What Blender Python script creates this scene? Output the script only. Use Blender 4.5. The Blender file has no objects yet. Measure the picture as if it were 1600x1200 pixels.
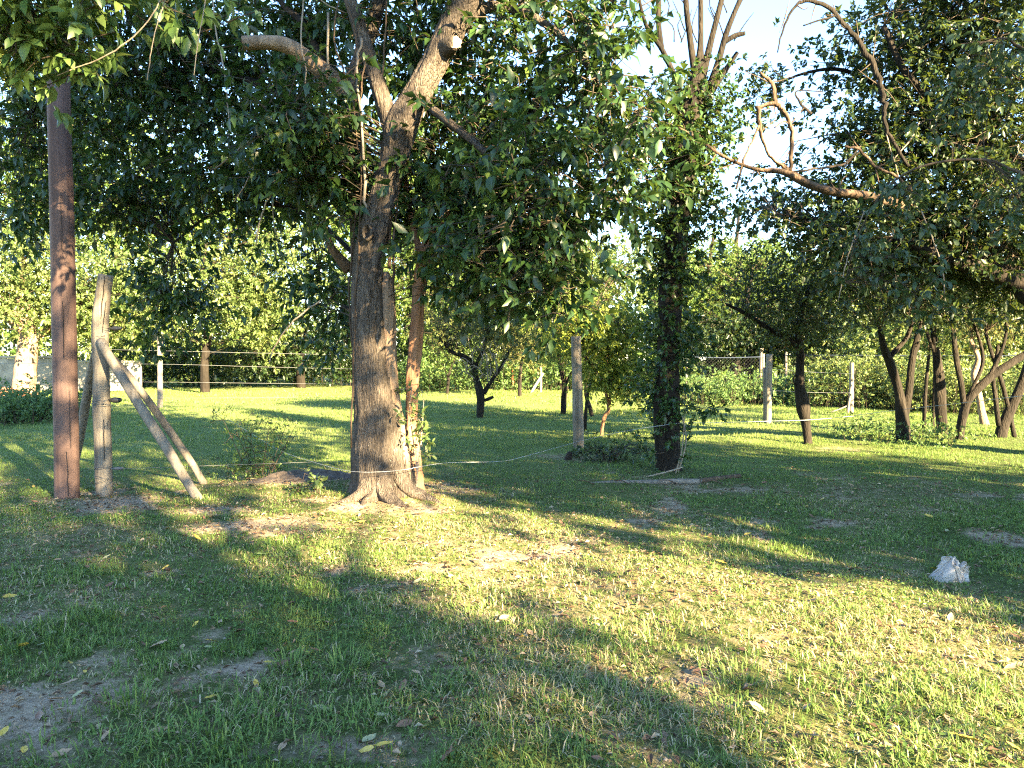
import bpy, math, random
import numpy as np
from mathutils import Matrix, Vector

random.seed(7)
RS = np.random.RandomState(11)
sc = bpy.context.scene
col = sc.collection

# ------------------------------------------------------------------ camera, sky, sun, exposure
FPX, CX, CY, CAMH = 1200.0, 800.0, 600.0, 1.4
PITCH = math.atan(40 / FPX)
cam_d = bpy.data.cameras.new('camera')
cam_d.lens = 27.0
cam_d.sensor_width = 36.0
cam_d.clip_start = 0.05
cam_d.clip_end = 2000
cam = bpy.data.objects.new('camera', cam_d)
col.objects.link(cam)
cam.location = (0, 0, CAMH)
cam.rotation_euler = (math.pi / 2 - PITCH, 0, 0)
sc.camera = cam

SUN_EL = math.radians(19.5)
SUN_AZ = math.radians(140)            # clockwise from +Y
w = bpy.data.worlds.new('World')
sc.world = w
w.use_nodes = True
nt = w.node_tree
for n in list(nt.nodes):
    nt.nodes.remove(n)
wo = nt.nodes.new('ShaderNodeOutputWorld')
bg = nt.nodes.new('ShaderNodeBackground')
sky = nt.nodes.new('ShaderNodeTexSky')
sky.sky_type = 'NISHITA'
sky.sun_disc = False
sky.sun_elevation = SUN_EL
sky.sun_rotation = SUN_AZ
sky.air_density = 1.0
sky.dust_density = 0.05
sky.ozone_density = 3.0
bg.inputs['Strength'].default_value = 0.057
nt.links.new(sky.outputs[0], bg.inputs[0])
nt.links.new(bg.outputs[0], wo.inputs[0])

SDIR = Vector((math.sin(SUN_AZ) * math.cos(SUN_EL), math.cos(SUN_AZ) * math.cos(SUN_EL), math.sin(SUN_EL)))
sun_d = bpy.data.lights.new('sun', 'SUN')
sun_d.energy = 5.0
sun_d.angle = math.radians(0.53)
sun_d.color = (1.0, 0.77, 0.43)
sun = bpy.data.objects.new('sun', sun_d)
col.objects.link(sun)
sun.rotation_euler = SDIR.to_track_quat('Z', 'Y').to_euler()
sun.location = (30, -20, 30)

sc.view_settings.view_transform = 'Standard'
sc.view_settings.look = 'None'
sc.view_settings.gamma = 1.0
sc.view_settings.use_curve_mapping = False
sc.view_settings.exposure = 3.95
sc.render.engine = 'CYCLES'
sc.cycles.use_denoising = False
sc.cycles.filter_width = 1.2
sc.cycles.max_bounces = 8
sc.cycles.diffuse_bounces = 4
sc.cycles.glossy_bounces = 2
sc.cycles.transmission_bounces = 4
sc.cycles.caustics_reflective = False
sc.cycles.caustics_refractive = False

# ------------------------------------------------------------------ pixel <-> world (1600x1200 photograph pixels)
_cp, _sp = math.cos(PITCH), math.sin(PITCH)
def ray(x, y):
    a, b = (x - CX) / FPX, (CY - y) / FPX
    return np.array([a, _cp + _sp * b, -_sp + _cp * b])
def at(x, y, d):
    r = ray(x, y)
    return np.array([0, 0, CAMH]) + r * (d / r[1])
def ground(x, y):
    r = ray(x, y)
    return np.array([0, 0, CAMH]) + r * (-CAMH / r[2])
def gdepth(y):
    return ground(800, y)[1]
def proj(P):
    q = np.atleast_2d(P) - np.array([0, 0, CAMH])
    dz = q[:, 1] * _cp - q[:, 2] * _sp
    uy = q[:, 1] * _sp + q[:, 2] * _cp
    dz = np.where(dz < 0.05, 0.05, dz)
    return CX + FPX * q[:, 0] / dz, CY - FPX * uy / dz, dz

# smooth value noise on arrays
def vnoise(x, y, seed=0):
    x = np.asarray(x, float); y = np.asarray(y, float)
    xi, yi = np.floor(x).astype(np.int64), np.floor(y).astype(np.int64)
    fx, fy = x - xi, y - yi
    fx = fx * fx * (3 - 2 * fx); fy = fy * fy * (3 - 2 * fy)
    def h(a, b):
        v = (a * 374761393 + b * 668265263 + seed * 974711) & 0x7fffffff
        v = ((v ^ (v >> 13)) * 1274126177) & 0x7fffffff
        return ((v ^ (v >> 16)) & 0xffff) / 65535.0
    return (h(xi, yi) * (1 - fx) + h(xi + 1, yi) * fx) * (1 - fy) + (h(xi, yi + 1) * (1 - fx) + h(xi + 1, yi + 1) * fx) * fy
def fbm(x, y, seed=0, o=3):
    r, a, t = 0, 1.0, 0
    for k in range(o):
        r = r + a * vnoise(np.asarray(x) * 2 ** k, np.asarray(y) * 2 ** k, seed + k); t += a; a *= 0.5
    return r / t

MOUNDS = []        # (x, y, radius, height)
def gz(x, y):
    x = np.asarray(x, float); y = np.asarray(y, float)
    z = (fbm(x * 0.45, y * 0.45, 3) - 0.5) * 0.10 + (fbm(x * 2.2, y * 2.2, 5, 2) - 0.5) * 0.035
    for mx, my, r, h in MOUNDS:
        z = z + h * np.exp(-((x - mx) ** 2 + (y - my) ** 2) / (r * r))
    return z

# ------------------------------------------------------------------ materials
def mat(name):
    m = bpy.data.materials.new(name)
    m.use_nodes = True
    t = m.node_tree
    for n in list(t.nodes):
        t.nodes.remove(n)
    return m, t, t.nodes.new('ShaderNodeOutputMaterial')
def N(t, kind, **kw):
    n = t.nodes.new(kind)
    for k, v in kw.items():
        if k in n.inputs.keys():
            n.inputs[k].default_value = v
        else:
            setattr(n, k, v)
    return n
def ramp(t, stops):
    n = t.nodes.new('ShaderNodeValToRGB')
    e = n.color_ramp.elements
    while len(e) < len(stops):
        e.new(0.5)
    for i, (p, c) in enumerate(stops):
        e[i].position = p
        e[i].color = (c[0], c[1], c[2], 1)
    return n

def leaf_mat(name, stops, trans=0.3, rough=0.42, tcol=(0.26, 0.34, 0.05), spec=0.45):
    m, t, out = mat(name)
    at_ = N(t, 'ShaderNodeAttribute', attribute_name='rnd')
    r = ramp(t, stops)
    t.links.new(at_.outputs['Fac'], r.inputs[0])
    p = N(t, 'ShaderNodeBsdfPrincipled', Roughness=rough)
    p.inputs['Specular IOR Level'].default_value = spec
    t.links.new(r.outputs[0], p.inputs['Base Color'])
    tr = N(t, 'ShaderNodeBsdfTranslucent')
    mx = N(t, 'ShaderNodeMixRGB', blend_type='MIX')
    mx.inputs[0].default_value = 0.5
    mx.inputs[2].default_value = (*tcol, 1)
    t.links.new(r.outputs[0], mx.inputs[1])
    t.links.new(mx.outputs[0], tr.inputs[0])
    ms = N(t, 'ShaderNodeMixShader')
    ms.inputs[0].default_value = trans
    t.links.new(p.outputs[0], ms.inputs[1])
    t.links.new(tr.outputs[0], ms.inputs[2])
    t.links.new(ms.outputs[0], out.inputs[0])
    return m

def bark_mat(name, c1, c2, c3=None, scale=14, stretch=0.22, bump=0.6, dist=0.02, spots=None, rough=0.9):
    m, t, out = mat(name)
    tc = N(t, 'ShaderNodeTexCoord')
    mp = N(t, 'ShaderNodeMapping')
    mp.inputs['Scale'].default_value = (1, 1, stretch)
    t.links.new(tc.outputs['Object'], mp.inputs[0])
    no = N(t, 'ShaderNodeTexNoise', Scale=scale, Detail=8, Roughness=0.65)
    no.inputs['Distortion'].default_value = 0.6
    vo = N(t, 'ShaderNodeTexVoronoi', Scale=scale * 2.6)
    vo.feature = 'DISTANCE_TO_EDGE'
    big = N(t, 'ShaderNodeTexNoise', Scale=3.0, Detail=4)
    for q in (no, vo):
        t.links.new(mp.outputs[0], q.inputs['Vector'])
    t.links.new(tc.outputs['Object'], big.inputs['Vector'])
    c3 = c3 or tuple(min(1, v * 1.35) for v in c2)
    r = ramp(t, [(0.28, c1), (0.52, c2), (0.75, c3)])
    t.links.new(no.outputs[0], r.inputs[0])
    mx = N(t, 'ShaderNodeMixRGB', blend_type='MULTIPLY')
    mx.inputs[0].default_value = 0.7
    r2 = ramp(t, [(0.3, (0.55, 0.52, 0.5)), (0.7, (1.15, 1.1, 1.05))])
    t.links.new(big.outputs[0], r2.inputs[0])
    t.links.new(r.outputs[0], mx.inputs[1])
    t.links.new(r2.outputs[0], mx.inputs[2])
    colr = mx.outputs[0]
    if spots:
        sn = N(t, 'ShaderNodeTexNoise', Scale=26, Detail=5, Roughness=0.7)
        t.links.new(tc.outputs['Object'], sn.inputs['Vector'])
        sr = ramp(t, [(0.60, (0, 0, 0)), (0.68, (0.75, 0.75, 0.75))])
        t.links.new(sn.outputs[0], sr.inputs[0])
        m2 = N(t, 'ShaderNodeMixRGB')
        m2.inputs[2].default_value = (*spots, 1)
        t.links.new(sr.outputs[0], m2.inputs[0])
        t.links.new(colr, m2.inputs[1])
        colr = m2.outputs[0]
    p = N(t, 'ShaderNodeBsdfPrincipled', Roughness=rough)
    p.inputs['Specular IOR Level'].default_value = 0.2
    t.links.new(colr, p.inputs['Base Color'])
    ad = N(t, 'ShaderNodeMath', operation='MULTIPLY_ADD')
    vr = ramp(t, [(0.0, (0, 0, 0)), (0.25, (1, 1, 1))])
    t.links.new(vo.outputs[0], vr.inputs[0])
    t.links.new(vr.outputs[0], ad.inputs[0])
    ad.inputs[1].default_value = 0.35
    t.links.new(no.outputs[0], ad.inputs[2])
    b = N(t, 'ShaderNodeBump', Strength=bump, Distance=dist)
    t.links.new(ad.outputs[0], b.inputs['Height'])
    t.links.new(b.outputs[0], p.inputs['Normal'])
    t.links.new(p.outputs[0], out.inputs[0])
    return m

def plain_mat(name, c, rough=0.6, metal=0.0, var=0.15, scale=20, bump=0.0):
    m, t, out = mat(name)
    tc = N(t, 'ShaderNodeTexCoord')
    no = N(t, 'ShaderNodeTexNoise', Scale=scale, Detail=5)
    t.links.new(tc.outputs['Object'], no.inputs['Vector'])
    r = ramp(t, [(0.3, tuple(v * (1 - var) for v in c)), (0.7, tuple(min(1, v * (1 + var)) for v in c))])
    t.links.new(no.outputs[0], r.inputs[0])
    p = N(t, 'ShaderNodeBsdfPrincipled', Roughness=rough, Metallic=metal)
    t.links.new(r.outputs[0], p.inputs['Base Color'])
    if bump:
        b = N(t, 'ShaderNodeBump', Strength=bump, Distance=0.01)
        t.links.new(no.outputs[0], b.inputs['Height'])
        t.links.new(b.outputs[0], p.inputs['Normal'])
    t.links.new(p.outputs[0], out.inputs[0])
    return m

M = {}
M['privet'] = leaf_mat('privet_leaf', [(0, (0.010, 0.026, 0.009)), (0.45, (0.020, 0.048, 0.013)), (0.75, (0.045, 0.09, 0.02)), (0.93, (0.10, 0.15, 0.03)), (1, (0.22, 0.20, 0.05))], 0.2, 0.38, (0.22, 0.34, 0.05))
M['privet_sunlit'] = leaf_mat('privet_leaf_sunlit', [(0, (0.05, 0.10, 0.025)), (0.5, (0.09, 0.15, 0.04)), (1, (0.20, 0.25, 0.07))], 0.28, 0.36, (0.30, 0.38, 0.08))  # sunlit look of the overhanging sprays put into a lighter privet colour
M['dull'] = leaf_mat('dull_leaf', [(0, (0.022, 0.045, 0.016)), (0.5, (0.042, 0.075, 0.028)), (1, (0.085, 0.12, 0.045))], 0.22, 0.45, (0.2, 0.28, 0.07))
M['elm'] = leaf_mat('small_dark_leaf', [(0, (0.009, 0.022, 0.008)), (0.6, (0.021, 0.044, 0.013)), (1, (0.06, 0.085, 0.026))], 0.22, 0.45)  # dark leaf, lowered further in place of shade on the right-hand crown
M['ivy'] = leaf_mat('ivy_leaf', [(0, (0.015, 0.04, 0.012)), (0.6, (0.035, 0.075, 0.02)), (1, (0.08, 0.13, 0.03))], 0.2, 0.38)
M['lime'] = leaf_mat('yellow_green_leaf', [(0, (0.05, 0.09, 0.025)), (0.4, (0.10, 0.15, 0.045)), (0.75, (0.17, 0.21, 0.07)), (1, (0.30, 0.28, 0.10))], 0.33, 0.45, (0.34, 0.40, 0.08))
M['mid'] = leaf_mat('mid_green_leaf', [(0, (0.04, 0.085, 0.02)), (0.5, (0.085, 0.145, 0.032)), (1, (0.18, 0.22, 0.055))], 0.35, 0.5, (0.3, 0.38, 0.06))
M['glow'] = leaf_mat('sunlit_look_leaf', [(0, (0.10, 0.15, 0.025)), (0.5, (0.18, 0.24, 0.04)), (1, (0.32, 0.33, 0.06))], 0.42, 0.5, (0.45, 0.48, 0.07))  # lighter leaf colour standing in for sun that misses these small trees
M['autumn'] = leaf_mat('olive_leaf', [(0, (0.05, 0.075, 0.02)), (0.5, (0.10, 0.12, 0.03)), (1, (0.20, 0.15, 0.05))], 0.3, 0.55, (0.35, 0.3, 0.07))
M['weed'] = leaf_mat('weed_leaf', [(0, (0.045, 0.10, 0.03)), (0.5, (0.08, 0.15, 0.045)), (1, (0.14, 0.2, 0.06))], 0.3, 0.55, (0.3, 0.38, 0.08))
M['grass'] = leaf_mat('grass_blade', [(0, (0.060, 0.112, 0.026)), (0.30, (0.105, 0.178, 0.040)), (0.55, (0.170, 0.235, 0.060)), (0.68, (0.27, 0.255, 0.10)), (0.82, (0.40, 0.325, 0.18)), (1, (0.54, 0.45, 0.29))], 0.28, 0.55, (0.30, 0.38, 0.06), 0.25)
M['litter'] = leaf_mat('leaf_litter', [(0, (0.07, 0.045, 0.03)), (0.4, (0.16, 0.10, 0.065)), (0.7, (0.30, 0.21, 0.13)), (1, (0.45, 0.36, 0.24))], 0.15, 0.7, (0.3, 0.2, 0.1), 0.2)
M['bark_main'] = bark_mat('grey_brown_bark', (0.044, 0.037, 0.031), (0.108, 0.091, 0.077), (0.18, 0.155, 0.13), 24, 0.16, 1.0, 0.035, (0.24, 0.22, 0.19))
M['bark_orange'] = bark_mat('peeling_orange_bark', (0.12, 0.06, 0.035), (0.25, 0.14, 0.085), (0.36, 0.23, 0.15), 9, 0.15, 0.7, 0.015)
M['bark_dark'] = bark_mat('dark_bark', (0.009, 0.0075, 0.006), (0.020, 0.017, 0.014), (0.042, 0.035, 0.028), 16, 0.2, 0.8, 0.02)
M['bark_tan'] = bark_mat('tan_bark', (0.12, 0.085, 0.06), (0.24, 0.175, 0.125), (0.34, 0.26, 0.19), 16, 0.25, 0.7, 0.02)
M['bark_dead'] = bark_mat('dead_wood', (0.036, 0.026, 0.019), (0.09, 0.064, 0.045), (0.17, 0.122, 0.085), 14, 0.2, 0.7, 0.015)
M['twig'] = bark_mat('pale_twig', (0.14, 0.115, 0.09), (0.27, 0.23, 0.18), None, 20, 0.2, 0.3, 0.005)
M['twig_dark'] = bark_mat('dark_twig', (0.03, 0.024, 0.018), (0.075, 0.06, 0.045), None, 20, 0.2, 0.3, 0.005)
M['cutwood'] = bark_mat('sawn_wood', (0.28, 0.19, 0.12), (0.46, 0.35, 0.24), None, 30, 1.0, 0.3, 0.004)
M['redpole'] = bark_mat('red_brown_pole', (0.080, 0.052, 0.048), (0.120, 0.080, 0.072), (0.160, 0.112, 0.100), 22, 0.03, 0.45, 0.004, None, 0.75)
M['post'] = bark_mat('weathered_post', (0.12, 0.105, 0.088), (0.215, 0.193, 0.162), (0.30, 0.275, 0.235), 20, 0.06, 0.5, 0.006, None, 0.85)
M['post_grey'] = bark_mat('grey_post', (0.10, 0.09, 0.075), (0.19, 0.17, 0.145), (0.27, 0.25, 0.22), 20, 0.06, 0.5, 0.006, None, 0.85)
M['wire'] = plain_mat('galvanised_wire', (0.13, 0.135, 0.14), 0.6, 0.2)
M['tape'] = plain_mat('white_cord', (0.30, 0.32, 0.34), 0.8)
M['black'] = plain_mat('black_plastic', (0.03, 0.03, 0.032), 0.4)
M['bluerail'] = plain_mat('blue_grey_rail', (0.02, 0.032, 0.06), 0.95)
M['net'] = plain_mat('dull_net_wire', (0.025, 0.028, 0.032), 0.95)
M['white'] = plain_mat('white_paint', (0.27, 0.25, 0.22), 0.85, 0, 0.35, 3)
M['orange'] = plain_mat('orange_paint', (0.55, 0.12, 0.04), 0.6)
M['brick'] = plain_mat('brick', (0.32, 0.15, 0.09), 0.9, 0, 0.25, 30)
M['soil'] = plain_mat('dark_soil', (0.085, 0.065, 0.05), 0.95, 0, 0.35, 25, 0.8)
M['hollow'] = plain_mat('knot_hollow', (0.02, 0.014, 0.010), 0.95)
M['flower'] = plain_mat('flower_panicle', (0.36, 0.36, 0.10), 0.7)
def bag_mat():
    m, t, out = mat('plastic_film')
    p = N(t, 'ShaderNodeBsdfPrincipled', Roughness=0.25)
    p.inputs['Base Color'].default_value = (0.50, 0.46, 0.43, 1)
    tr = N(t, 'ShaderNodeBsdfTranslucent')
    tr.inputs[0].default_value = (0.66, 0.60, 0.54, 1)
    ms = N(t, 'ShaderNodeMixShader')
    ms.inputs[0].default_value = 0.35
    t.links.new(p.outputs[0], ms.inputs[1]); t.links.new(tr.outputs[0], ms.inputs[2])
    t.links.new(ms.outputs[0], out.inputs[0])
    return m
M['bag'] = bag_mat()

# ------------------------------------------------------------------ mesh helpers
def mesh_np(name, V, F, rnd=None, smooth=False):
    V = np.asarray(V, np.float32); F = np.asarray(F, np.int32)
    me = bpy.data.meshes.new(name)
    n, k = F.shape
    me.vertices.add(len(V)); me.vertices.foreach_set('co', V.ravel())
    me.loops.add(n * k); me.loops.foreach_set('vertex_index', F.ravel())
    me.polygons.add(n)
    me.polygons.foreach_set('loop_start', np.arange(0, n * k, k, dtype=np.int32))
    if smooth:
        me.polygons.foreach_set('use_smooth', np.ones(n, bool))
    if rnd is not None:
        a = me.attributes.new('rnd', 'FLOAT', 'FACE')
        a.data.foreach_set('value', np.asarray(rnd, np.float32))
    me.update(calc_edges=True)
    return me
def link(name, me, material=None, parent=None, loc=(0, 0, 0), **props):
    o = bpy.data.objects.new(name, me)
    col.objects.link(o)
    o.location = loc
    if parent is not None:
        o.parent = parent
    if material is not None and me is not None and not me.materials:
        me.materials.append(material)
    for k, v in props.items():
        o[k] = v
    return o
def empty(name, loc, label, category, group=None):
    o = bpy.data.objects.new(name, None)
    col.objects.link(o)
    o.location = loc
    o['label'] = label
    o['category'] = category
    if group:
        o['group'] = group
    return o

def catmull(P, n):
    P = np.asarray(P, float)
    if len(P) < 3:
        t = np.linspace(0, 1, n + 1)[:, None]
        return P[0] * (1 - t) + P[-1] * t
    Q = np.vstack([2 * P[0] - P[1], P, 2 * P[-1] - P[-2]])
    out = []
    for i in range(1, len(Q) - 2):
        p0, p1, p2, p3 = Q[i - 1], Q[i], Q[i + 1], Q[i + 2]
        for s in np.arange(n) / n:
            out.append(0.5 * ((2 * p1) + (-p0 + p2) * s + (2 * p0 - 5 * p1 + 4 * p2 - p3) * s ** 2 + (-p0 + 3 * p1 - 3 * p2 + p3) * s ** 3))
    out.append(P[-1])
    return np.array(out)

def tube(pts, rad, sides=10, sub=4, rough=0.0, seed=0, cap=True, jit=0.0, lobes=0.0, ridge=0.0):
    """swept tube; pts (n,3), rad (n); triangles+quads given as quads (degenerate-free)"""
    A = np.hstack([np.asarray(pts, float), np.asarray(rad, float)[:, None]])
    A = catmull(A, sub) if sub > 1 else A
    P, R = A[:, :3], np.maximum(A[:, 3], 0.0006)
    rs = np.random.RandomState(seed + 1)
    if jit:
        P = P.copy(); P[1:-1] += rs.normal(0, 1, (len(P) - 2, 3)) * (R[1:-1, None] * jit)
    T = np.gradient(P, axis=0)
    T /= np.linalg.norm(T, axis=1)[:, None] + 1e-9
    u = np.cross(T[0], [0.31, 0.95, 0.05]); u /= np.linalg.norm(u)
    ang = np.linspace(0, 2 * np.pi, sides, endpoint=False)
    V = []
    ph = rs.rand(8) * 6.28
    L = np.concatenate([[0], np.cumsum(np.linalg.norm(np.diff(P, axis=0), axis=1))])
    for i in range(len(P)):
        u = u - T[i] * u.dot(T[i]); u /= np.linalg.norm(u) + 1e-9
        v = np.cross(T[i], u)
        k = np.ones(sides)
        if rough:
            k += rough * (0.5 * np.sin(2 * ang + ph[0] + 1.1 * L[i]) + 0.4 * np.sin(3 * ang + ph[1] - 1.7 * L[i]) + 0.28 * np.sin(5 * ang + ph[2] + 2.6 * L[i])
                          + 0.22 * np.sin(L[i] * 7 + ph[3] + ang) + 0.18 * np.sin(9 * ang + ph[4] + 3 * np.sin(L[i] * 4)) + 0.2 * (rs.rand(sides) - 0.5))
        if lobes:
            k += lobes * np.exp(-L[i] / 0.22) * (0.6 * np.sin(4 * ang + ph[5]) + 0.4 * np.sin(7 * ang + ph[6]))
        if ridge:
            ux, uy = np.cos(ang) * R[i], np.sin(ang) * R[i]
            n1 = vnoise(ux * 75 + 40 + L[i] * 1.5, uy * 75 + 40 + L[i] * 7, seed); n2 = vnoise(ux * 34 + 9, uy * 34 + L[i] * 5, seed + 3); n3 = vnoise(ux * 120 + 3, uy * 120 + L[i] * 38, seed + 5)
            k += ridge / R[i] * (np.abs(n1 - .5) * 1.8 + (n2 - .5) * 1.6 + (n3 - .5) * .7 - .4)
        V.append(P[i] + (R[i] * k)[:, None] * (np.cos(ang)[:, None] * u + np.sin(ang)[:, None] * v))
    V = np.vstack(V)
    m = len(P)
    a = (np.arange(m - 1)[:, None] * sides + np.arange(sides)[None, :]).ravel()
    b = (np.arange(m - 1)[:, None] * sides + (np.arange(sides)[None, :] + 1) % sides).ravel()
    F = np.stack([a, b, b + sides, a + sides], 1)
    # triangles so that everything is homogeneous
    F = np.vstack([F[:, [0, 1, 2]], F[:, [0, 2, 3]]])
    if cap:
        c0, c1 = len(V), len(V) + 1
        V = np.vstack([V, P[0], P[-1]])
        i = np.arange(sides); j = (i + 1) % sides
        F = np.vstack([F, np.stack([np.full(sides, c0), j, i], 1), np.stack([np.full(sides, c1), i + (m - 1) * sides, j + (m - 1) * sides], 1)])
    return V, F
def join(parts):
    V, F, o = [], [], 0
    for v, f in parts:
        V.append(v); F.append(f + o); o += len(v)
    return np.vstack(V), np.vstack(F)
def thin_tubes(P0, P1, P2, r0, r1):
    """many 3-sided two-segment twigs at once"""
    n = len(P0)
    T = P2 - P0; T /= np.linalg.norm(T, axis=1)[:, None] + 1e-9
    u = np.cross(T, np.array([0.3, 0.5, 0.81])); u /= np.linalg.norm(u, axis=1)[:, None] + 1e-9
    v = np.cross(T, u)
    V = np.zeros((n, 9, 3))
    r0 = np.broadcast_to(r0, (n,)); r1 = np.broadcast_to(r1, (n,))
    for k, (p, r) in enumerate(((P0, r0), (P1, (r0 + r1) / 2), (P2, r1))):
        for s in range(3):
            a = s * 2.0944
            V[:, k * 3 + s] = p + r[:, None] * (math.cos(a) * u + math.sin(a) * v)
    f = []
    for k in range(2):
        for s in range(3):
            a, b = k * 3 + s, k * 3 + (s + 1) % 3
            f += [(a, b, b + 3), (a, b + 3, a + 3)]
    f = np.array(f)
    F = (f[None] + (np.arange(n) * 9)[:, None, None]).reshape(-1, 3)
    return V.reshape(-1, 3), F

def unit(a):
    return a / (np.linalg.norm(a, axis=1)[:, None] + 1e-9)
LEAFW = 0.44
def leaf_frame(D, Nn):
    D = unit(D)
    Nn = unit(Nn - D * (Nn * D).sum(1)[:, None])
    return D, Nn, np.cross(D, Nn)
def leaf_mesh(P, D, Nn, L, width=LEAFW, detail=4, droop=0.12, fold=0.10):
    D, Nn, S = leaf_frame(D, Nn)
    n = len(P); L = np.asarray(L)[:, None]
    W = L * width * 0.5
    if detail == 2:
        V = np.stack([P, P + D * L * 0.48 + S * W + Nn * L * fold, P + D * L - Nn * L * droop, P + D * L * 0.48 - S * W + Nn * L * fold], 1)
        f = np.array([(0, 2, 1), (0, 3, 2)])
    elif detail == 4:
        V = np.stack([P, P + D * L * 0.42 + S * W + Nn * L * fold, P + D * L * 0.5, P + D * L * 0.42 - S * W + Nn * L * fold, P + D * L * 0.98 - Nn * L * droop * 1.6], 1)
        f = np.array([(0, 2, 1), (0, 3, 2), (1, 2, 4), (2, 3, 4)])
    else:
        V = np.stack([P,
                      P + D * L * .25 + S * W * .85 + Nn * L * fold * .9, P + D * L * .27 + Nn * L * .02, P + D * L * .25 - S * W * .85 + Nn * L * fold * .9,
                      P + D * L * .60 + S * W * .88 + Nn * L * (fold * .8 - droop * .35), P + D * L * .62 - Nn * L * droop * .4, P + D * L * .60 - S * W * .88 + Nn * L * (fold * .8 - droop * .35),
                      P + D * L * .97 - Nn * L * droop * 1.5], 1)
        f = np.array([(0, 2, 1), (0, 3, 2), (1, 2, 5), (1, 5, 4), (2, 3, 6), (2, 6, 5), (4, 5, 7), (5, 6, 7)])
    k = V.shape[1]
    F = (f[None] + (np.arange(n) * k)[:, None, None]).reshape(-1, 3)
    return V.reshape(-1, 3), F, len(f)

# unit leaves shared by all leaves that are objects of their own (x = length axis, z = normal)
UNIT_LEAVES = {}
def unit_leaf(key, material, width, k):
    kk = (key, k)
    if kk not in UNIT_LEAVES:
        rs = np.random.RandomState(100 + k)
        V, F, m = leaf_mesh(np.zeros((1, 3)), np.array([[1., 0, 0]]), np.array([[0., 0, 1]]), np.array([1.0]), width * rs.uniform(.9, 1.12), 8, rs.uniform(.06, .2), rs.uniform(.06, .14))
        me = mesh_np('leaf', V, F, np.full(m, k / 7.0), True)
        me.materials.append(material)
        UNIT_LEAVES[kk] = me
    return UNIT_LEAVES[kk]

def make_sprays(C, sig, nspray, nleaf, L, rs, upb=0.25, droop=0.45, spread=1.0):
    """clusters C (n,3) -> twigs + leaves. returns leaf arrays and twig segments"""
    n = len(C)
    off = rs.normal(0, 1, (n, nspray, 3)) * sig * np.array([1, 1, 0.75])
    tip = (C[:, None] + off)
    base = C[:, None] + off * 0.25
    out = unit(off.reshape(-1, 3) + rs.normal(0, 0.35 * sig, (n * nspray, 3)))
    out[:, 2] = out[:, 2] * 0.6 + upb * 0.3
    out = unit(out)
    tip = tip.reshape(-1, 3); base = base.reshape(-1, 3)
    m = len(tip)
    tl = L * nleaf * 0.16 * (0.7 + 0.6 * rs.rand(m))
    a = rs.rand(m, nleaf)
    a = np.sort(a, 1)
    P = tip[:, None] + out[:, None] * (tl[:, None] * (a - 0.3))[:, :, None]
    P[:, :, 2] -= (tl[:, None] * a ** 2) * 0.25
    rad = rs.normal(0, 1, (m, nleaf, 3))
    rad -= out[:, None] * (rad * out[:, None]).sum(2)[:, :, None]
    rad = rad / (np.linalg.norm(rad, axis=2)[:, :, None] + 1e-9)
    D = out[:, None] * 0.55 + rad * spread * 0.85
    D[:, :, 2] -= droop * (0.5 + rs.rand(m, nleaf))
    P = P.reshape(-1, 3); D = unit(D.reshape(-1, 3))
    Nn = np.array([0, 0, 1.0]) + rs.normal(0, 0.45, P.shape)
    Ls = L * (0.45 + 0.85 * rs.rand(len(P)))
    mid = (base + tip) / 2 + rs.normal(0, 0.12 * sig, base.shape); mid[:, 2] += 0.1 * sig
    end = tip + out * tl[:, None] * 0.6; end[:, 2] -= tl * 0.1
    return P, D, Nn, Ls, (base, mid, end)

def ellipsoid_pts(c, r, n, rs, shell=2.2):
    d = unit(rs.normal(0, 1, (n, 3)))
    return np.asarray(c) + d * (rs.rand(n) ** (1 / shell))[:, None] * np.asarray(r)

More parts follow.
